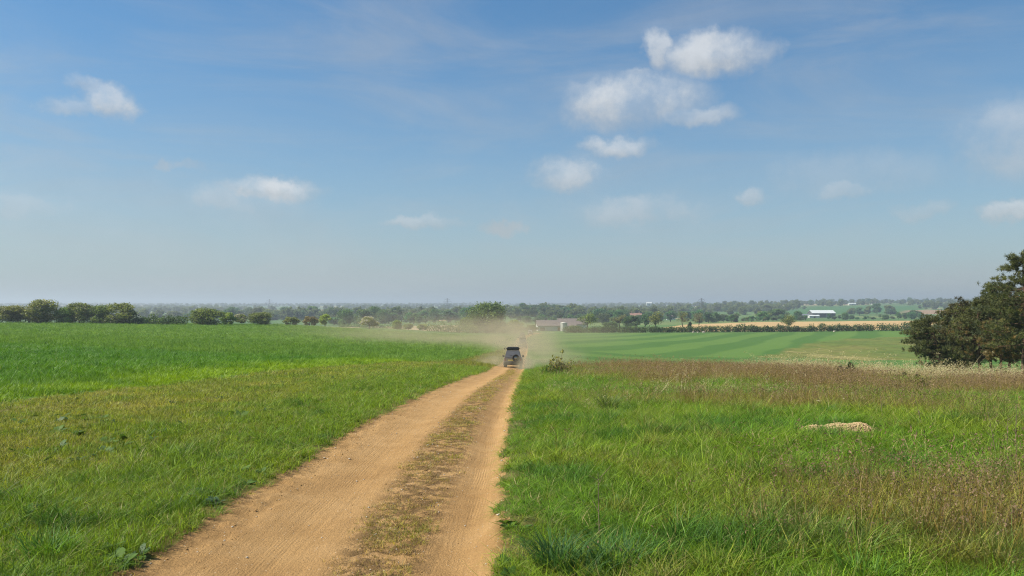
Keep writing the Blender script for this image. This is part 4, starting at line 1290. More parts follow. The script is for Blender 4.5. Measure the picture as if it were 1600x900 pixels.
def make_car(label, paint, Y, xoff=.20, rack='basket', spare=True):
    X = float(track_x(Y)) + xoff
    p = Vector((X, Y, (Hs(X - .75, Y) + Hs(X + .75, Y)) / 2))
    dy = 1.35
    sl = math.atan2(Hs(X, Y + dy) - Hs(X, Y - dy), 2 * dy)
    hd = -math.atan2(float(track_x(Y + 5)) - float(track_x(Y - 5)), 10)
    t = thing('off_road_car', label, 'car', p, hd)
    t.rotation_euler = (sl, 0, hd)
    # lower body: cross sections from the tail to the nose
    def ring(y, w, zb, zs, wt=None):
        wt = w * .96 if wt is None else wt
        return [(-w * .93, y, zb), (-w, y, zb + .18), (-w, y, zs - .14), (-wt, y, zs), (wt, y, zs), (w, y, zs - .14), (w, y, zb + .18), (w * .93, y, zb)]
    body = loft('body', [ring(-2.18, .84, .52, 1.02), ring(-2.05, .88, .44, 1.06), ring(-1.0, .89, .42, 1.07), ring(.7, .89, .42, 1.07), ring(.98, .88, .42, 1.05),
                         ring(1.9, .86, .45, .99), ring(2.15, .80, .52, .92)], paint, bevel=.02)
    b = link('body', body, t)
    # cabin with sloping sides and tail
    g = [[(-.80, -2.12, 1.06), (.80, -2.12, 1.06), (.80, .98, 1.06), (-.80, .98, 1.06)],
         [(-.62, -1.90, 1.70), (.62, -1.90, 1.70), (.62, .40, 1.70), (-.62, .40, 1.70)],
         [(-.55, -1.80, 1.76), (.55, -1.80, 1.76), (.55, .25, 1.76), (-.55, .25, 1.76)]]
    link('cabin', loft('cabin', g, paint, bevel=.015), t)
    def pane(name, q, off):
        o = Vector(off) * .006
        bm = bmesh.new(); a = [bm.verts.new(Vector(c) + o) for c in q]; bb = [bm.verts.new(Vector(c) - o) for c in q]
        bm.faces.new(a); bm.faces.new(bb[::-1])
        for i in range(4): bm.faces.new((a[i], bb[i], bb[(i + 1) % 4], a[(i + 1) % 4]))
        return link(name, bm_mesh(name, bm, M['glass']), t)
    def lerp_quad(A, B, C, D, u0, u1, v0, v1):
        A, B, C, D = map(Vector, (A, B, C, D))
        f = lambda u, v: (A.lerp(B, u)).lerp(D.lerp(C, u), v)
        return [f(u0, v0), f(u1, v0), f(u1, v1), f(u0, v1)]
    rq = ((-.80, -2.12, 1.06), (.80, -2.12, 1.06), (.62, -1.90, 1.70), (-.62, -1.90, 1.70))
    rw = pane('rear_window', lerp_quad(*rq, .07, .93, .12, .90), (0, -1, .34))
    wiper = bpy.data.objects.new('wiper', None)
    bm = bmesh.new(); box_bm(bm, (.5, .02, .02), (-.12, -2.075, 1.26), rot=Matrix.Rotation(.2, 3, 'Y'))
    bpy.data.objects.remove(wiper)
    link('wiper', bm_mesh('wiper', bm, M['blackplastic']), rw)
    pane('windscreen', lerp_quad((.80, .98, 1.06), (-.80, .98, 1.06), (-.62, .40, 1.70), (.62, .40, 1.70), .07, .93, .10, .92), (0, 1, .9))
    for s in (-1, 1):
        sq = ((s * .80, -2.12, 1.06), (s * .80, .98, 1.06), (s * .62, .40, 1.70), (s * .62, -1.90, 1.70))
        for u0, u1 in ((.05, .29), (.32, .58), (.61, .90)):
            pane('side_window', lerp_quad(*sq, u0, u1, .12, .88), (s, 0, .28))
        box('mirror', (.20, .10, .17), (s * .99, .62, 1.15), M['blackplastic'], t, .03)
        lamp = box('tail_light', (.10, .035, .26), (s * .76, -2.175, .86), M['redlamp'], t, .01)
        box('mud_flap', (.24, .02, .28), (s * .75, -1.86, .34), M['blackplastic'], t)
        for yy in (-1.40, 1.38):
            w = thing_part('wheel', t, (s * .77, yy, .385))
            link('tyre', TYRE, w); link('rim', RIM if s > 0 else RIM_OUT, w)
            arch = []
            for a in np.linspace(-.15, math.pi + .15, 12):
                arch.append([(s * (.86 + k), yy + r * math.cos(a), .385 + r * math.sin(a)) for k, r in ((0, .40), (.065, .40), (.065, .47), (0, .49))])
            link('wheel_arch', loft('wheel_arch', arch, M['blackplastic']), t)
        box('side_step', (.12, 1.9, .06), (s * .90, 0, .40), M['blackplastic'], t, .015)
        box('door_handle', (.03, .16, .03), (s * .90, -.55, .98), M['chrome'], t)
        box('head_light', (.30, .05, .18), (s * .55, 2.14, .82), M['chrome'], t, .01)
    box('rear_bumper', (1.70, .16, .20), (0, -2.25, .53), M['blackplastic'], t, .03)
    box('front_bumper', (1.70, .20, .24), (0, 2.22, .55), M['blackplastic'], t, .03)
    box('number_plate', (.52, .015, .12), (-.22, -2.20, .80), M['plate'], t)
    box('tow_hitch', (.07, .22, .06), (0, -2.36, .42), M['blackplastic'], t)
    box('underbody', (1.35, 3.6, .18), (0, 0, .42), M['blackplastic'], t)
    if spare:
        sw = thing_part('spare_wheel', t, (.28, -2.30, 1.03)); sw.rotation_euler = (0, 0, -math.pi / 2)
        link('tyre', TYRE, sw, scale=(.85, .92, .92)); link('rim', RIM, sw, scale=(.9, .92, .92))
    # roof rack: rails, slats and a packed load with awning roll
    rk = link('roof_rack', None or rack_mesh(), t)
    box('roof_load', (1.10, 1.75, .30), (0, -.90, 1.935), M['blackplastic'], t, .05)
    link('awning_roll', lathe_tube((-.78, -1.75, 1.93), (-.78, .1, 1.93), .085), t)
    link('awning_roll', lathe_tube((.74, -1.55, 1.93), (.74, .1, 1.93), .06), t)
    v, q = tube([(.0, -1.6, 1.78), (.01, -1.62, 2.05), (.02, -1.7, 2.30)], [.012, .01, .006], 5)
    link('antenna', mesh_np('antenna', v, q, [M['blackplastic']]), t)
    return t

def thing_part(name, parent, loc):
    o = bpy.data.objects.new(name, None); COL.objects.link(o); o.parent = parent; o.location = loc; o.empty_display_size = .1
    return o

def lathe_tube(a, b, r):
    v, q = tube([a, tuple((np.array(a) + np.array(b)) / 2), b], [r, r, r], 10)
    return mesh_np('awning_roll', v, q, [M['blackplastic']])

_rack = None
def rack_mesh():
    global _rack
    if _rack is None:
        bm = bmesh.new()
        for s in (-1, 1):
            box_bm(bm, (.04, 2.1, .04), (s * .60, -.78, 1.87)); box_bm(bm, (.03, 2.1, .03), (s * .62, -.78, 1.98))
            for yy in (-1.7, -.8, .1): box_bm(bm, (.04, .05, .16), (s * .58, yy, 1.80))
        for yy in np.linspace(-1.8, .25, 9): box_bm(bm, (1.2, .05, .025), (0, yy, 1.875))
        box_bm(bm, (1.26, .035, .10), (0, -1.84, 1.94)); box_bm(bm, (1.26, .035, .10), (0, .28, 1.94))
        _rack = bm_mesh('roof_rack', bm, M['blackplastic'])
    return _rack

make_car('dark grey off-road car with loaded roof rack and rear spare wheel on the brow', paint_mat('dark_paint', (.095, .095, .098)), 80.4)
make_car('pale grey off-road car veiled in dust, directly ahead of the dark one', paint_mat('silver_paint', (.40, .40, .38)), 163)
make_car('bluish off-road car in the dust further down, between pale grey and white ones', paint_mat('blue_paint', (.16, .19, .23)), 228)
make_car('white off-road car leading the convoy where the track bends to the farm', paint_mat('white_paint', (.78, .77, .73)), 302, 0.1)

# ------------------------------------------------------------------ farm buildings, house, pylons
M['asbestos'] = simple_mat('brown_roof_sheet', (.165, .135, .115), .85, 0, .25, .5, .2)
M['paleroof'] = simple_mat('pale_roof_sheet', (.60, .62, .58), .6, .1, .08, .4, .4)
M['whitewall'] = simple_mat('pale_wall', (.56, .54, .48), .85, 0, .18, .6, .2)
M['darkwall'] = simple_mat('dark_cladding', (.10, .10, .095), .8, 0, .25, .6, .2)
M['redtile'] = simple_mat('red_tile', (.30, .17, .12), .85, 0, .2, .6, .2)
M['brick'] = simple_mat('warm_brick', (.42, .27, .18), .85, 0, .2, .6, .2)
M['rust'] = simple_mat('rusty_door', (.38, .20, .09), .8, 0, .3, 1.2, .2)
M['tank'] = simple_mat('tank_metal', (.52, .50, .42), .5, .2, .2, .8, .4)
M['steel'] = simple_mat('galvanised_steel', (.22, .23, .24), .6, .4, .1, .3, .4)

def gable(name, label, cat, xpix, Y, L, W, eave, ridge, wall, roof, rotz=0.0, doors=(), windows=(), over=.5, chimney=False, dz=0.0):
    """gabled building; its long wall faces the viewer at rotz = 0"""
    p = gp(xpix, Y, dz)
    t = thing(name, label, cat, p, rotz)
    e = [[(-L / 2, -W / 2, -1), (-L / 2, W / 2, -1), (-L / 2, W / 2, eave), (-L / 2, 0, ridge), (-L / 2, -W / 2, eave)],
         [(L / 2, -W / 2, -1), (L / 2, W / 2, -1), (L / 2, W / 2, eave), (L / 2, 0, ridge), (L / 2, -W / 2, eave)]]
    link('wall', loft('wall', e, wall), t)
    s = (ridge - eave) / (W / 2)
    rings = []
    for x in (-L / 2 - over, L / 2 + over):
        yo = W / 2 + over
        rings.append([(x, -yo, eave - s * over + .05), (x, 0, ridge + .05), (x, yo, eave - s * over + .05), (x, yo, eave - s * over + .25), (x, 0, ridge + .27), (x, -yo, eave - s * over + .25)])
    r = link('roof', loft('roof', rings, roof), t)
    if chimney:
        for cx in (-L * .36, L * .36):
            box('chimney', (.9, .9, 2.2), (cx, 0, ridge + .6), wall, r)
    for x, w, h, m in doors:
        box('door', (w, .12, h), (x, -W / 2 - .03, h / 2), m, t)
    for x, z, w, h in windows:
        wd = box('window', (w, .10, h), (x, -W / 2 - .02, z), M['whitewall'], t)
        box('pane', (w * .78, .06, h * .8), (x, -W / 2 - .06, z), M['glass'], wd)
    return t

gable('barn', 'long low barn with dark brown roof and pale walls beside the dirt track', 'barn', 868, 420, 19.5, 14, 2.7, 5.3, M['whitewall'], M['asbestos'], .04,
      doors=((-7.4, 2.4, 1.9, M['darkwall']), (-3.0, 4.6, 1.6, M['whitewall']), (2.6, 4.4, 2.0, M['rust']), (7.2, 3.0, 1.8, M['darkwall'])))
gable('barn', 'second dark brown roof set behind the long low barn', 'barn', 893, 445, 15, 12, 3.2, 6.1, M['whitewall'], M['asbestos'], .04, doors=((0, 3, 2.2, M['darkwall']),))
def tank():
    p = gp(881, 405)
    t = thing('storage_tank', 'pale upright round tank in front of the brown roofed barn', 'tank', p)
    link('shell', lathe('shell', [(-.5, 1.75), (0, 1.75), (2.2, 1.75), (4.1, 1.75)], M['tank'], 28, 'Z'), t)
    link('lid', lathe('lid', [(4.1, 1.82), (4.2, 1.82), (4.55, .3), (4.6, .001)], M['tank'], 28, 'Z'), t)
    for a in (0.6, 1.9, 3.2, 4.5, 5.6):
        box('rib', (.10, .10, 4.1), (1.78 * math.cos(a), 1.78 * math.sin(a), 2.05), M['steel'], t)
tank()
gable('farm_house', 'brick farm house with red tiled roof among the valley trees', 'house', 993, 800, 11, 8, 4.6, 7.6, M['brick'], M['redtile'], .1,
      doors=((0.4, 1.1, 2.1, M['darkwall']),), windows=((-3.6, 3.4, 1.2, 1.2), (0, 3.4, 1.2, 1.2), (3.6, 3.4, 1.2, 1.2), (-3.4, 1.4, 1.3, 1.3), (3.4, 1.4, 1.3, 1.3)), chimney=True)
gable('cottage', 'small pale cottage with grey roof in the trees right of the red roofed house', 'house', 1048, 860, 9, 7, 3.8, 6.4, M['whitewall'], M['asbestos'], -.1,
      windows=((-2.6, 1.6, 1.1, 1.2), (2.6, 1.6, 1.1, 1.2)), chimney=True)
gable('barn', 'large barn with long pale sheet roof and dark cladding below the green hillside', 'barn', 1283, 1000, 28.5, 17, 5.6, 9.0, M['darkwall'], M['paleroof'], .03,
      doors=((-8, 5, 4.2, M['steel']), (5, 5, 4.2, M['steel'])))
gable('shed', 'low white shed standing against the pale roofed barn', 'shed', 1271, 975, 12, 6, 2.4, 3.4, M['whitewall'], M['paleroof'], .03, doors=((0, 2.6, 2.0, M['darkwall']),))
gable('shed', 'grey lean sheds left of the pale roofed barn', 'shed', 1254, 990, 13, 8, 3.0, 4.4, M['darkwall'], M['steel'], .03, doors=((1, 3, 2.4, M['whitewall']),))
gable('far_shed', 'pale long shed among the trees on the far ridge', 'shed', 1331, 1900, 16, 9, 3.8, 5.6, M['whitewall'], M['paleroof'], 0, doors=((0, 3, 2.6, M['darkwall']),))
gable('far_house', 'pale house beside the trees on the far ridge', 'house', 1366, 2000, 12, 8, 5.0, 8.2, M['whitewall'], M['redtile'], .2, windows=((-3, 3.4, 1.4, 1.4), (3, 3.4, 1.4, 1.4)), chimney=True)
gable('far_barn', 'tiny bright white barn near the horizon beyond the red roofed house', 'barn', 1014, 2350, 16, 10, 7, 10, M['paleroof'], M['paleroof'], 0, dz=7, doors=((0, 4, 4, M['darkwall']),))

def pylon(xpix, Y, height, label, dz=0):
    p = gp(xpix, Y, dz)
    t = thing('pylon', label, 'pylon', p, .35)
    def bars(name, segs, r):
        parts = []
        for a, b in segs:
            v, q = tube([a, ((np.array(a) + np.array(b)) / 2), b], [r, r, r], 4); parts.append((v, [q], 0, .5))
        return link(name, merge_mesh(name, parts, [M['steel']]), t)
    w = lambda f: (.10 * (1 - f) ** 1.4 + .022) * height
    lv = np.linspace(0, 1, 9); seg = []
    cor = lambda f: [(sx * w(f), sy * w(f), f * height) for sx, sy in ((-1, -1), (1, -1), (1, 1), (-1, 1))]
    for f0, f1 in zip(lv[:-1], lv[1:]):
        A, B = cor(f0), cor(f1)
        for i in range(4):
            seg += [(A[i], B[i]), (A[i], B[(i + 1) % 4]), (B[i], A[(i + 1) % 4]), (B[i], B[(i + 1) % 4])]
    bars('tower', seg, .075)
    for f, l in ((.66, .20), (.79, .26), (.92, .17)):
        z = f * height; e = l * height
        bars('cross_arm', [((-e, 0, z), (e, 0, z)), ((-e, 0, z), (0, w(f), z + .06 * height)), ((e, 0, z), (0, w(f), z + .06 * height)),
                           ((-e, 0, z), (0, -w(f), z + .06 * height)), ((e, 0, z), (0, -w(f), z + .06 * height))], .075)
        for s in (-1, 1):
            v, q = tube([(s * e, 0, z), (s * e, 0, z - .8), (s * e, 0, z - 1.8)], [.12, .16, .1], 6)
            link('insulator', mesh_np('insulator', v, q, [M['steel']]), t)
    return t
pylon(1096, 1000, 25, 'lattice power pylon among the thin brownish valley trees')
pylon(699, 1500, 30, 'distant lattice pylon rising above the hazy copse')
pylon(421, 1500, 28, 'distant lattice pylon rising above the long hazy wood')

def pale_stones():
    for i, (x, Y, s, lab) in enumerate(((1083, 352, .55, 'pale boulder at the hedge foot, before the ivy covered stump'), (1090, 352, .4, 'smallest pale boulder between two larger ones at the hedge foot'),
                                        (1099, 352, .6, 'largest pale boulder lying at the hedge foot'), (1303, 348, .5, 'pale boulder below the dark uneven hedge'))):
        bm = bmesh.new(); bmesh.ops.create_icosphere(bm, subdivisions=2, radius=s)
        rr = np.random.default_rng(i)
        for v in bm.verts: v.co *= rr.uniform(.8, 1.15); v.co.z *= .7
        o = link('boulder', bm_mesh('boulder', bm, M['flint']), loc=gp(x, Y, s * .3)); tag(o, lab, 'stone', 'pale boulders along the hedge')
pale_stones()

def ivy_stump():
    p = gp(1078, 366)
    t = thing('ivy_stump', 'dark ivy covered stump standing up out of the clipped hedge', 'tree stump', p)
    rng = np.random.default_rng(3)
    v, q = tube([(0, 0, -.2), (.1, 0, 1.8), (0, .1, 3.8)], [.5, .42, .25], 7)
    link('trunk', mesh_np('trunk', v, q, [M['bark']]), t)
    L = [(rng.normal(0, .25), rng.normal(0, .25), z, .75, .75, .8) for z in np.linspace(.7, 3.8, 7)]
    o = link('ivy', merge_mesh('ivy', lobe_crown(rng, L, 1100, .26), [M['leaf'], M['blossom']]), t); o.color = (.036, .052, .026, 1)
ivy_stump()

# ------------------------------------------------------------------ small plants and things in the meadow and on the verge
LEAF_ME = None
def leaf_mesh():
    """a broad dock leaf, folded along its midrib and arching"""
    global LEAF_ME
    if LEAF_ME is None:
        V = []; n = 6
        for i in range(n + 1):
            f = i / n; w = .26 * math.sin(math.pi * min(1, f * .92 + .06)) ** .8 * (1 - .25 * f)
            y = f; z = .42 * f - .52 * f * f
            V += [(-w, y, z + .07 * w), (0, y, z - .03), (w, y, z + .07 * w)]
        Q = []
        for i in range(n):
            a = i * 3
            Q += [(a, a + 1, a + 4, a + 3), (a + 1, a + 2, a + 5, a + 4)]
        LEAF_ME = mesh_np('leaf', np.array(V), np.array(Q), [M['leaf']], attrs={'var': np.full(len(V), .5)}, smooth=True)
    return LEAF_ME

def weed(xpix, Y, n, size, color, label, seed, group='broad leaved weeds on the verge'):
    rng = random.Random(seed)
    t = thing('broad_leaved_weed', label, 'weed', gp(xpix, Y), rng.uniform(0, 6), group)
    for i in range(n):
        a = i * 2.4 + rng.uniform(-.3, .3)
        s = size * rng.uniform(.55, 1.1)
        o = link('leaf', leaf_mesh(), t, (rng.gauss(0, size * .45), rng.gauss(0, size * .45), .012), (rng.uniform(.0, .75), rng.uniform(-.4, .4), a), s)
        c = rng.uniform(.75, 1.3); o.color = (color[0] * c, color[1] * c, color[2] * c, 1)
    return t
DW = (0.056, 0.101, 0.026)
weed(333, 8.15, 38, .09, (.10, .165, .08), 'large grey green broad leaved weed where the verge meets the sandy track', 1)
weed(308, 8.5, 18, .08, DW, 'dark broad leaved weed touching the large grey green one', 2)
weed(228, 7.7, 20, .075, DW, 'dark leafy weed in the lush grass near the large weed', 3)
weed(258, 7.2, 18, .07, DW, 'leafy weed at the ragged edge of the sand', 4)
weed(20, 7.05, 16, .08, (.10, .17, .07), 'pale leafed weed deep in the long verge grass', 5)
for i, (x, Y) in enumerate(((288, 9.8), (122, 10.6), (178, 14.4), (250, 13.0), (276, 18.6), (126, 19.5), (600, 26), (575, 25), (470, 22), (445, 27), (385, 24), (345, 20), (640, 33), (520, 30), (420, 16.5))):
    weed(x, Y, 18, .075 + .003 * Y, DW, 'small dark rosette weed scattered on the mown verge', 20 + i, 'rosette weeds on the mown verge')

def tussock(xpix, Y, n, h, color, label, seed):
    rng = np.random.default_rng(seed)
    v, q, t, var, _ = blades(rng, n, .16, (h * .55, h), .012, (.35, 1.1), 4)
    me = mesh_np('tussock', v, [q, t], [M['leaf']], attrs={'var': np.clip(var * .8 + .1, 0, 1)})
    o = link('grass_tussock', me, loc=gp(xpix, Y, -.01)); o.color = (*color, 1)
    tag(o, label, 'grass')
tussock(870, 5.75, 170, .34, (0.064, 0.148, 0.040), 'bluish dark green grass tussock nearest the sandy rut', 1)
tussock(905, 5.6, 120, .30, (0.072, 0.156, 0.037), 'dark green grass tussock squeezed between two larger ones', 2)
tussock(960, 5.85, 170, .36, (0.064, 0.148, 0.034), 'dark green tussock of broad blades beyond the bluish one', 3)
tussock(1130, 5.6, 130, .28, (0.216, 0.257, 0.037), 'yellow green drooping tussock in the meadow', 4)
tussock(1345, 5.5, 150, .30, (0.128, 0.257, 0.031), 'bright green upright tussock in the meadow', 5)
tussock(950, 17.5, 260, .55, (0.128, 0.195, 0.050), 'tall grey green tussock in the meadow by the rut', 6)
tussock(1180, 6.9, 110, .26, (0.272, 0.234, 0.074), 'straw tinged tussock among green meadow grass', 7)
tussock(80, 6.3, 150, .30, (0.112, 0.234, 0.031), 'bright green tussock of the long verge grass', 8)

def bramble():
    p = gp(872, 41)
    t = thing('bramble_bush', 'straggly bramble bush with bare arching stems beside the track brow', 'bush', p); t.scale = (.82, .82, .9)
    rng = np.random.default_rng(6)
    st = []; C = []
    for i in range(34):
        a = rng.uniform(0, 6.283); r = rng.uniform(.2, .95); h = rng.uniform(.5, 1.15)
        b = np.array([rng.normal(0, .35), rng.normal(0, .3), -.05]); e = b + [r * math.cos(a), r * math.sin(a) * .7, h]
        m = (b + e) / 2 + [0, 0, .22]
        v, q = tube([b, m, e], [.014, .011, .006], 4); st.append((v, [q], 0, .5))
        k = 17 if i % 3 else 5
        g = rng.uniform(.25, 1, (k, 1)); C.append(b * (1 - g) ** 2 + 2 * g * (1 - g) * m + g * g * e + rng.normal(0, .07, (k, 3)))
    for x, h in ((.12, 1.35), (-.5, .9)):
        v, q = tube([(x, 0, 0), (x + .05, 0, h * .6), (x + .14, 0, h)], [.016, .012, .007], 4); st.append((v, [q], 0, .5))
        C.append(np.array([x + .14, 0, h]) + rng.normal(0, .06, (16, 3)))
    link('stems', merge_mesh('stems', st, [M['twig']]), t)['kind'] = 'stuff'
    C = np.concatenate(C); v, q = cards(rng, C, rng.normal(0, 1, C.shape) + [0, 0, .8], .085)
    o = link('leaves', mesh_np('leaves', v, q, [M['leaf']], attrs={'var': np.repeat(rng.uniform(0, 1, len(C)), 4)}), t); o.color = (.24, .24, .075, 1); o['kind'] = 'stuff'
    L = [(-.55, 0, .25, .5, .4, .35), (-.1, 0, .2, .5, .4, .3), (-.8, .1, .12, .35, .3, .2)]
    o = link('undergrowth', merge_mesh('undergrowth', lobe_crown(rng, L, 700, .09), [M['leaf'], M['blossom']]), t); o.color = (.17, .26, .05, 1)
bramble()

def saplings():
    for i, (x, Y, h, lab) in enumerate(((1312, 41.5, .62, 'small dark pine sapling, shorter of a pair in the brown grass'), (1328, 42, .82, 'small dark pine sapling, taller of a pair in the brown grass'),
                                        (1412, 42.5, .45, 'low dark seedling pine on the brow below the pine group'), (1432, 42, .40, 'low straggly seedling pine beside another seedling on the brow'))):
        rng = np.random.default_rng(300 + i)
        p = gp(x, Y); t = thing('pine_sapling', lab, 'sapling', p)
        st = []; v, q = tube([(0, 0, -.05), (.02, 0, h * .5), (0, .02, h)], [.022, .016, .006], 5); st.append((v, [q], 0, .5))
        link('trunk', merge_mesh('trunk', st, [M['pinebark']]), t)
        n = 60; f = rng.uniform(.05, 1, n); a = rng.uniform(0, 6.283, n); r = .55 * h * (1.05 - f) * rng.uniform(.3, 1, n)
        C = np.stack([r * np.cos(a), r * np.sin(a), f * h], -1); nb = 16
        d = np.repeat(np.stack([np.cos(a), np.sin(a), np.full(n, .8)], -1), nb, 0) + rng.normal(0, .5, (n * nb, 3)); d /= np.linalg.norm(d, axis=1, keepdims=True)
        b = np.repeat(C, nb, 0); w = np.cross(d, rng.normal(0, 1, d.shape)); w *= .006 / (np.linalg.norm(w, axis=1, keepdims=True) + 1e-9)
        ln = rng.uniform(.07, .14, (n * nb, 1))
        V = np.stack([b - w, b + w, b + d * ln + w * .4, b + d * ln - w * .4], 1).reshape(-1, 3)
        o = link('needles', mesh_np('needles', V, (np.arange(n * nb) * 4)[:, None] + np.arange(4), [M['needle']], attrs={'var': np.repeat(rng.uniform(.2, .8, n * nb), 4)}), t)
        o.color = (.055, .078, .034, 1)
saplings()

def dead_stems():
    rng = random.Random(4)
    rows = [(1556, 9.9, .62, 'forked dark dead stem leaning in the meadow'), (1572, 10.2, .55, 'dark dead stem with side twigs beside the forked one'), (1586, 9.4, .75, 'tall straight dead stem in the meadow'),
            (936, 6.6, .55, 'thin dark dead dock stem near the grass tussocks'), (1378, 14.5, .6, 'thin dry stem behind the gravel heap'), (1440, 13.2, .5, 'thin dry stem right of the gravel heap')]
    for x, Y, h, lab in rows:
        t = thing('dead_stem', lab, 'dead plant', gp(x, Y))
        lx = rng.uniform(-.3, .2) * h
        v, q = tube([(0, 0, -.03), (lx * .4, .02, h * .5), (lx, 0, h)], [.0045, .0035, .002], 5)
        link('stem', mesh_np('stem', v, q, [M['twig']]), t)
        for i in range(5):
            f = rng.uniform(.4, .95); b = (lx * f, 0, h * f); e = (b[0] + rng.uniform(-.12, .12), rng.uniform(-.05, .05), b[2] + rng.uniform(.03, .12))
            v, q = tube([b, tuple((np.array(b) + np.array(e)) / 2), e], [.0022, .002, .0012], 4)
            link('twig', mesh_np('twig', v, q, [M['twig']]), t)
dead_stems()

def yellow_weed():
    for x, Y, h, lab in ((1437, 27, .55, 'yellow green leafy weed standing above the meadow grass'), (1100, 47, .6, 'pale yellow green weed on the brown brow of the meadow')):
        rng = np.random.default_rng(int(x))
        t = thing('leafy_weed', lab, 'weed', gp(x, Y))
        st = []; C = []
        for i in range(9):
            e = np.array([rng.normal(0, .12), rng.normal(0, .12), h * rng.uniform(.6, 1)])
            v, q = tube([(0, 0, -.03), e * .5, e], [.008, .006, .003], 4); st.append((v, [q], 0, .5))
            g = rng.uniform(.2, 1, (30, 1)); C.append(e * g + rng.normal(0, .05, (30, 3)))
        link('stems', merge_mesh('stems', st, [M['twig']]), t)['kind'] = 'stuff'
        C = np.concatenate(C); v, q = cards(rng, C, rng.normal(0, 1, C.shape) + [0, 0, .8], .05)
        o = link('leaves', mesh_np('leaves', v, q, [M['leaf']], attrs={'var': np.repeat(rng.uniform(0, 1, len(C)), 4)}), t); o.color = (.17, .19, .04, 1); o['kind'] = 'stuff'
yellow_weed()

def brush():
    for i, (x, Y, w, lab) in enumerate(((1490, 62, 1.6, 'brown brushy undergrowth below the leaning pine'), (1530, 60, 1.8, 'tangled dead brush below the spire topped pine'), (1572, 57, 1.4, 'brown brush around the foot of the tallest pine'))):
        rng = np.random.default_rng(400 + i)
        t = thing('brushwood', lab, 'undergrowth', gp(x, Y))
        st = []
        for k in range(60):
            b = np.array([rng.normal(0, w * .5), rng.normal(0, .4), -.1]); e = b + [rng.normal(0, .35), rng.normal(0, .3), rng.uniform(.3, .95)]
            v, q = tube([b, (b + e) / 2 + rng.normal(0, .06, 3), e], [.014, .010, .005], 4); st.append((v, [q], 0, .5))
        link('twigs', merge_mesh('twigs', st, [M['twig']]), t)['kind'] = 'stuff'
        C = np.stack([rng.normal(0, w * .55, 420), rng.normal(0, .45, 420), np.abs(rng.normal(0, .38, 420))], -1)
        v, q = cards(rng, C, rng.normal(0, 1, C.shape) + [0, 0, .5], .10)
        o = link('leaves', mesh_np('leaves', v, q, [M['leaf']], attrs={'var': np.repeat(rng.uniform(0, 1, len(C)), 4)}), t); o.color = (.115, .085, .042, 1); o['kind'] = 'stuff'
brush()

def stone_parts(rng, C, s):
    """small angular stones at the points C with the sizes s"""
    base = np.array([(0, 0, 1), (1, 0, .1), (.2, 1, 0), (-.9, .2, .1), (0, -1, .1), (0, 0, -.6)], float)
    F8 = np.array([(0, 1, 2), (0, 2, 3), (0, 3, 4), (0, 4, 1), (5, 2, 1), (5, 3, 2), (5, 4, 3), (5, 1, 4)])
    n = len(C); a = rng.uniform(0, 6.283, n)
    b = base[None] * rng.uniform(.6, 1.25, (n, 6, 1)) * np.stack([s, s * rng.uniform(.6, 1, n), s * rng.uniform(.45, .8, n)], -1)[:, None]
    x = b[..., 0] * np.cos(a)[:, None] - b[..., 1] * np.sin(a)[:, None]; y = b[..., 0] * np.sin(a)[:, None] + b[..., 1] * np.cos(a)[:, None]
    V = np.stack([x, y, b[..., 2]], -1) + C[:, None]
    return V.reshape(-1, 3), ((np.arange(n) * 6)[:, None, None] + F8[None]).reshape(-1, 3)

def gravel_heap():
    p = gp(1306, 13.3)
    t = thing('gravel_heap', 'small heap of pale tan gravel lying in the meadow grass', 'gravel heap', p)
    def hz(x, y):
        h = .125 * np.exp(-((x - .05) / .30) ** 2 - (y / .34) ** 2) + .105 * np.exp(-((x + .42) / .22) ** 2 - (y / .28) ** 2) + .10 * np.exp(-((x - .42) / .18) ** 2 - (y / .26) ** 2)
        return h + .02 * (fbm(x * 9, y * 9, 91) - .5)
    xs = np.linspace(-1.0, 1.0, 60); ys = np.linspace(-.7, .7, 44); X, Y = np.meshgrid(xs, ys)
    G = H(X + p.x, Y + p.y) - p.z
    Z = G + hz(X, Y) - .035
    id_ = np.arange(X.size).reshape(X.shape); q = np.stack([id_[:-1, :-1], id_[:-1, 1:], id_[1:, 1:], id_[1:, :-1]], -1).reshape(-1, 4)
    link('mound', mesh_np('mound', np.stack([X.ravel(), Y.ravel(), Z.ravel()], -1), q, [M['mound']], smooth=True), t)
    rng = np.random.default_rng(8)
    x = rng.normal(0, .5, 3800); y = rng.normal(0, .33, 3800); k = hz(x, y) > .04; x, y = x[k], y[k]
    C = np.stack([x, y, H(x + p.x, y + p.y) - p.z + hz(x, y) - .032], -1)
    v, f = stone_parts(rng, C, rng.uniform(.010, .034, len(C)))
    link('stones', mesh_np('stones', v, f, [M['gravel']]), t)['kind'] = 'stuff'
    # the blades that grow up through its foot are left to the meadow grass
gravel_heap()

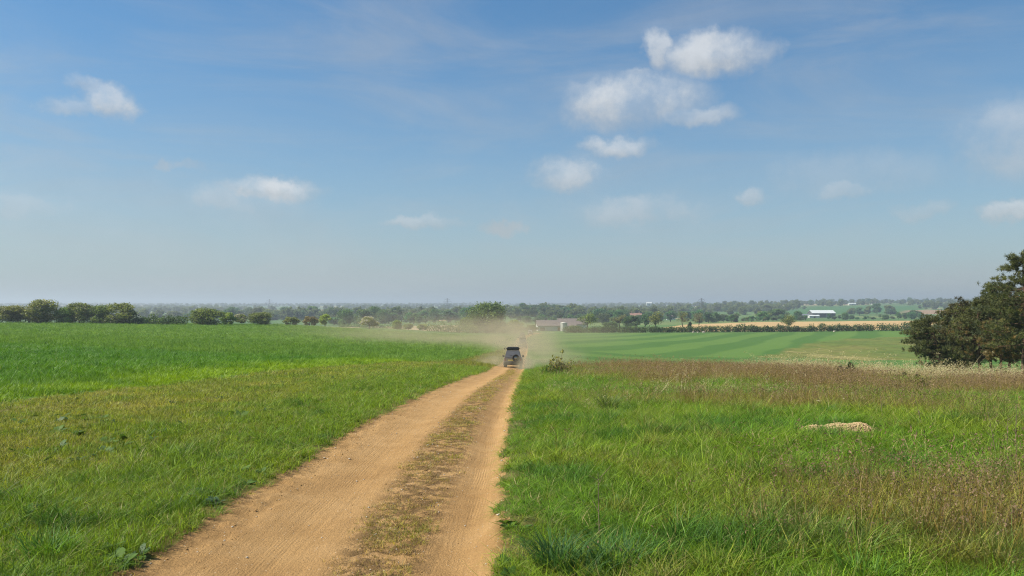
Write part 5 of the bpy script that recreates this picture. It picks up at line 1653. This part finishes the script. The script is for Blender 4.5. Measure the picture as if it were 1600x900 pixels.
def track_stones():
    rng = np.random.default_rng(9)
    X, Y = pts(3, 40, 60, .5, 1, xmin=-3.2, xmax=1.2)
    u = X - track_x(Y)
    crown = sstep(u, -.3, .1) * (1 - sstep(u, .6, .9)); sh = np.exp(-((u + 1.15) / .18) ** 2) + np.exp(-((u - 1.25) / .12) ** 2)
    k = (np.abs(u) < 1.5) & (rng.uniform(0, 1, len(X)) < .10 + .40 * crown + .40 * sh)
    X, Y = X[k], Y[k]
    s = np.clip(rng.lognormal(-4.95, .55, len(X)), .003, .034)
    v, f = stone_parts(rng, np.stack([X, Y, H(X, Y) + s * .15], -1), s)
    tag(link('track_stones', mesh_np('track_stones', v, f, [M['flint']])), 'loose pale flints scattered over the sandy track', None, None, 'stuff')
    # crumbs of earth on the shoulders and the bare edge of the crop
    X, Y = pts(3, 26, 150, .74, 1, xmin=-13, xmax=1.4)
    u = X - track_x(Y); d = np.abs(X - crop_edge(Y) - .5)
    k = (np.exp(-((u + 1.22) / .22) ** 2) * 1.2 + np.exp(-(d / .6) ** 2) * .5 * (Y > 14) + np.exp(-((u - .35) / .4) ** 2) * .3) > rng.uniform(0, 1, len(X))
    X, Y = X[k], Y[k]
    s = np.clip(rng.lognormal(-4.95, .45, len(X)), .003, .02)
    v, f = stone_parts(rng, np.stack([X, Y, H(X, Y) + s * .1], -1), s)
    M['clod'] = simple_mat('earth_clod', (.31, .185, .072), .95, 0, .3, 10, .1)
    tag(link('earth_crumbs', mesh_np('earth_crumbs', v, f, [M['clod']])), 'crumbs of dry earth along the track shoulders and crop edge', None, None, 'stuff')
track_stones()

# ------------------------------------------------------------------ dust in the air behind the convoy, and the haze
def dust(loc, rad, density, label, noise_scale=2.2, soft=1.0, lo=.30, hi=.72, floor=-.55):
    bm = bmesh.new(); bmesh.ops.create_icosphere(bm, subdivisions=3, radius=1.0)
    o = link('dust_cloud', bm_mesh('dust_cloud', bm, []), loc=loc, scale=rad)
    m, T, out = new_mat('road_dust')
    co = T.add('ShaderNodeTexCoord').outputs['Object']
    r = T.vmath('LENGTH', co, out=1)
    fall = T.maprange(r, .05, 1.0, 1.0, 0.0, True)
    n = T.maprange(T.noise(co, noise_scale, 4.0, .55, dist=.4), lo, hi, .12, 1.0, True)
    dens = T.math('MULTIPLY', T.math('MULTIPLY', fall, n), density)
    pv = T.add('ShaderNodeVolumePrincipled', inp={'Color': (.93, .77, .46, 1), 'Anisotropy': .2, 'Density': dens})
    T.l.new(pv.outputs[0], out.inputs['Volume'])
    o.data.materials.append(m)
    tag(o, label, None, None, 'stuff')
def dust_at(x, Y, dz):
    p = gp(x, Y); p.z += dz
    return p
dust(dust_at(715, 150, 1.9), (40, 66, 5.4), .021, 'broad thin dust veil drifting left over the crop field ahead of the dark car')
dust(dust_at(802, 150, 1.8), (10, 80, 5.0), .038, 'thick dust hanging over the track round the leading cars')
dust(dust_at(842, 94, .7), (7.0, 19, 2.4), .085, 'dense dust trailing at the right of the dark car')
dust(dust_at(770, 77.2, .2), (2.4, 4.8, 1.2), .42, 'dust boiling up by the left rear wheel of the dark car')
dust(dust_at(820, 76.2, .3), (1.3, 6.0, 1.3), .6, 'dust boiling up by the right rear wheel of the dark car')

def haze():
    bm = bmesh.new(); bmesh.ops.create_cube(bm, size=1.0)
    for v in bm.verts:
        v.co = Vector((v.co.x * 19500, -120 + (v.co.y + .5) * 10000, -40 + (v.co.z + .5) * 90))
    o = link('haze', bm_mesh('haze', bm, []))
    m, T, out = new_mat('haze_air')
    pv = T.add('ShaderNodeVolumePrincipled', inp={'Color': (.69, .78, .83, 1), 'Anisotropy': .25, 'Density': HAZE_DENSITY})
    T.l.new(pv.outputs[0], out.inputs['Volume'])
    o.data.materials.append(m)
    tag(o, 'pale summer haze over the whole valley', None, None, 'stuff')
haze()
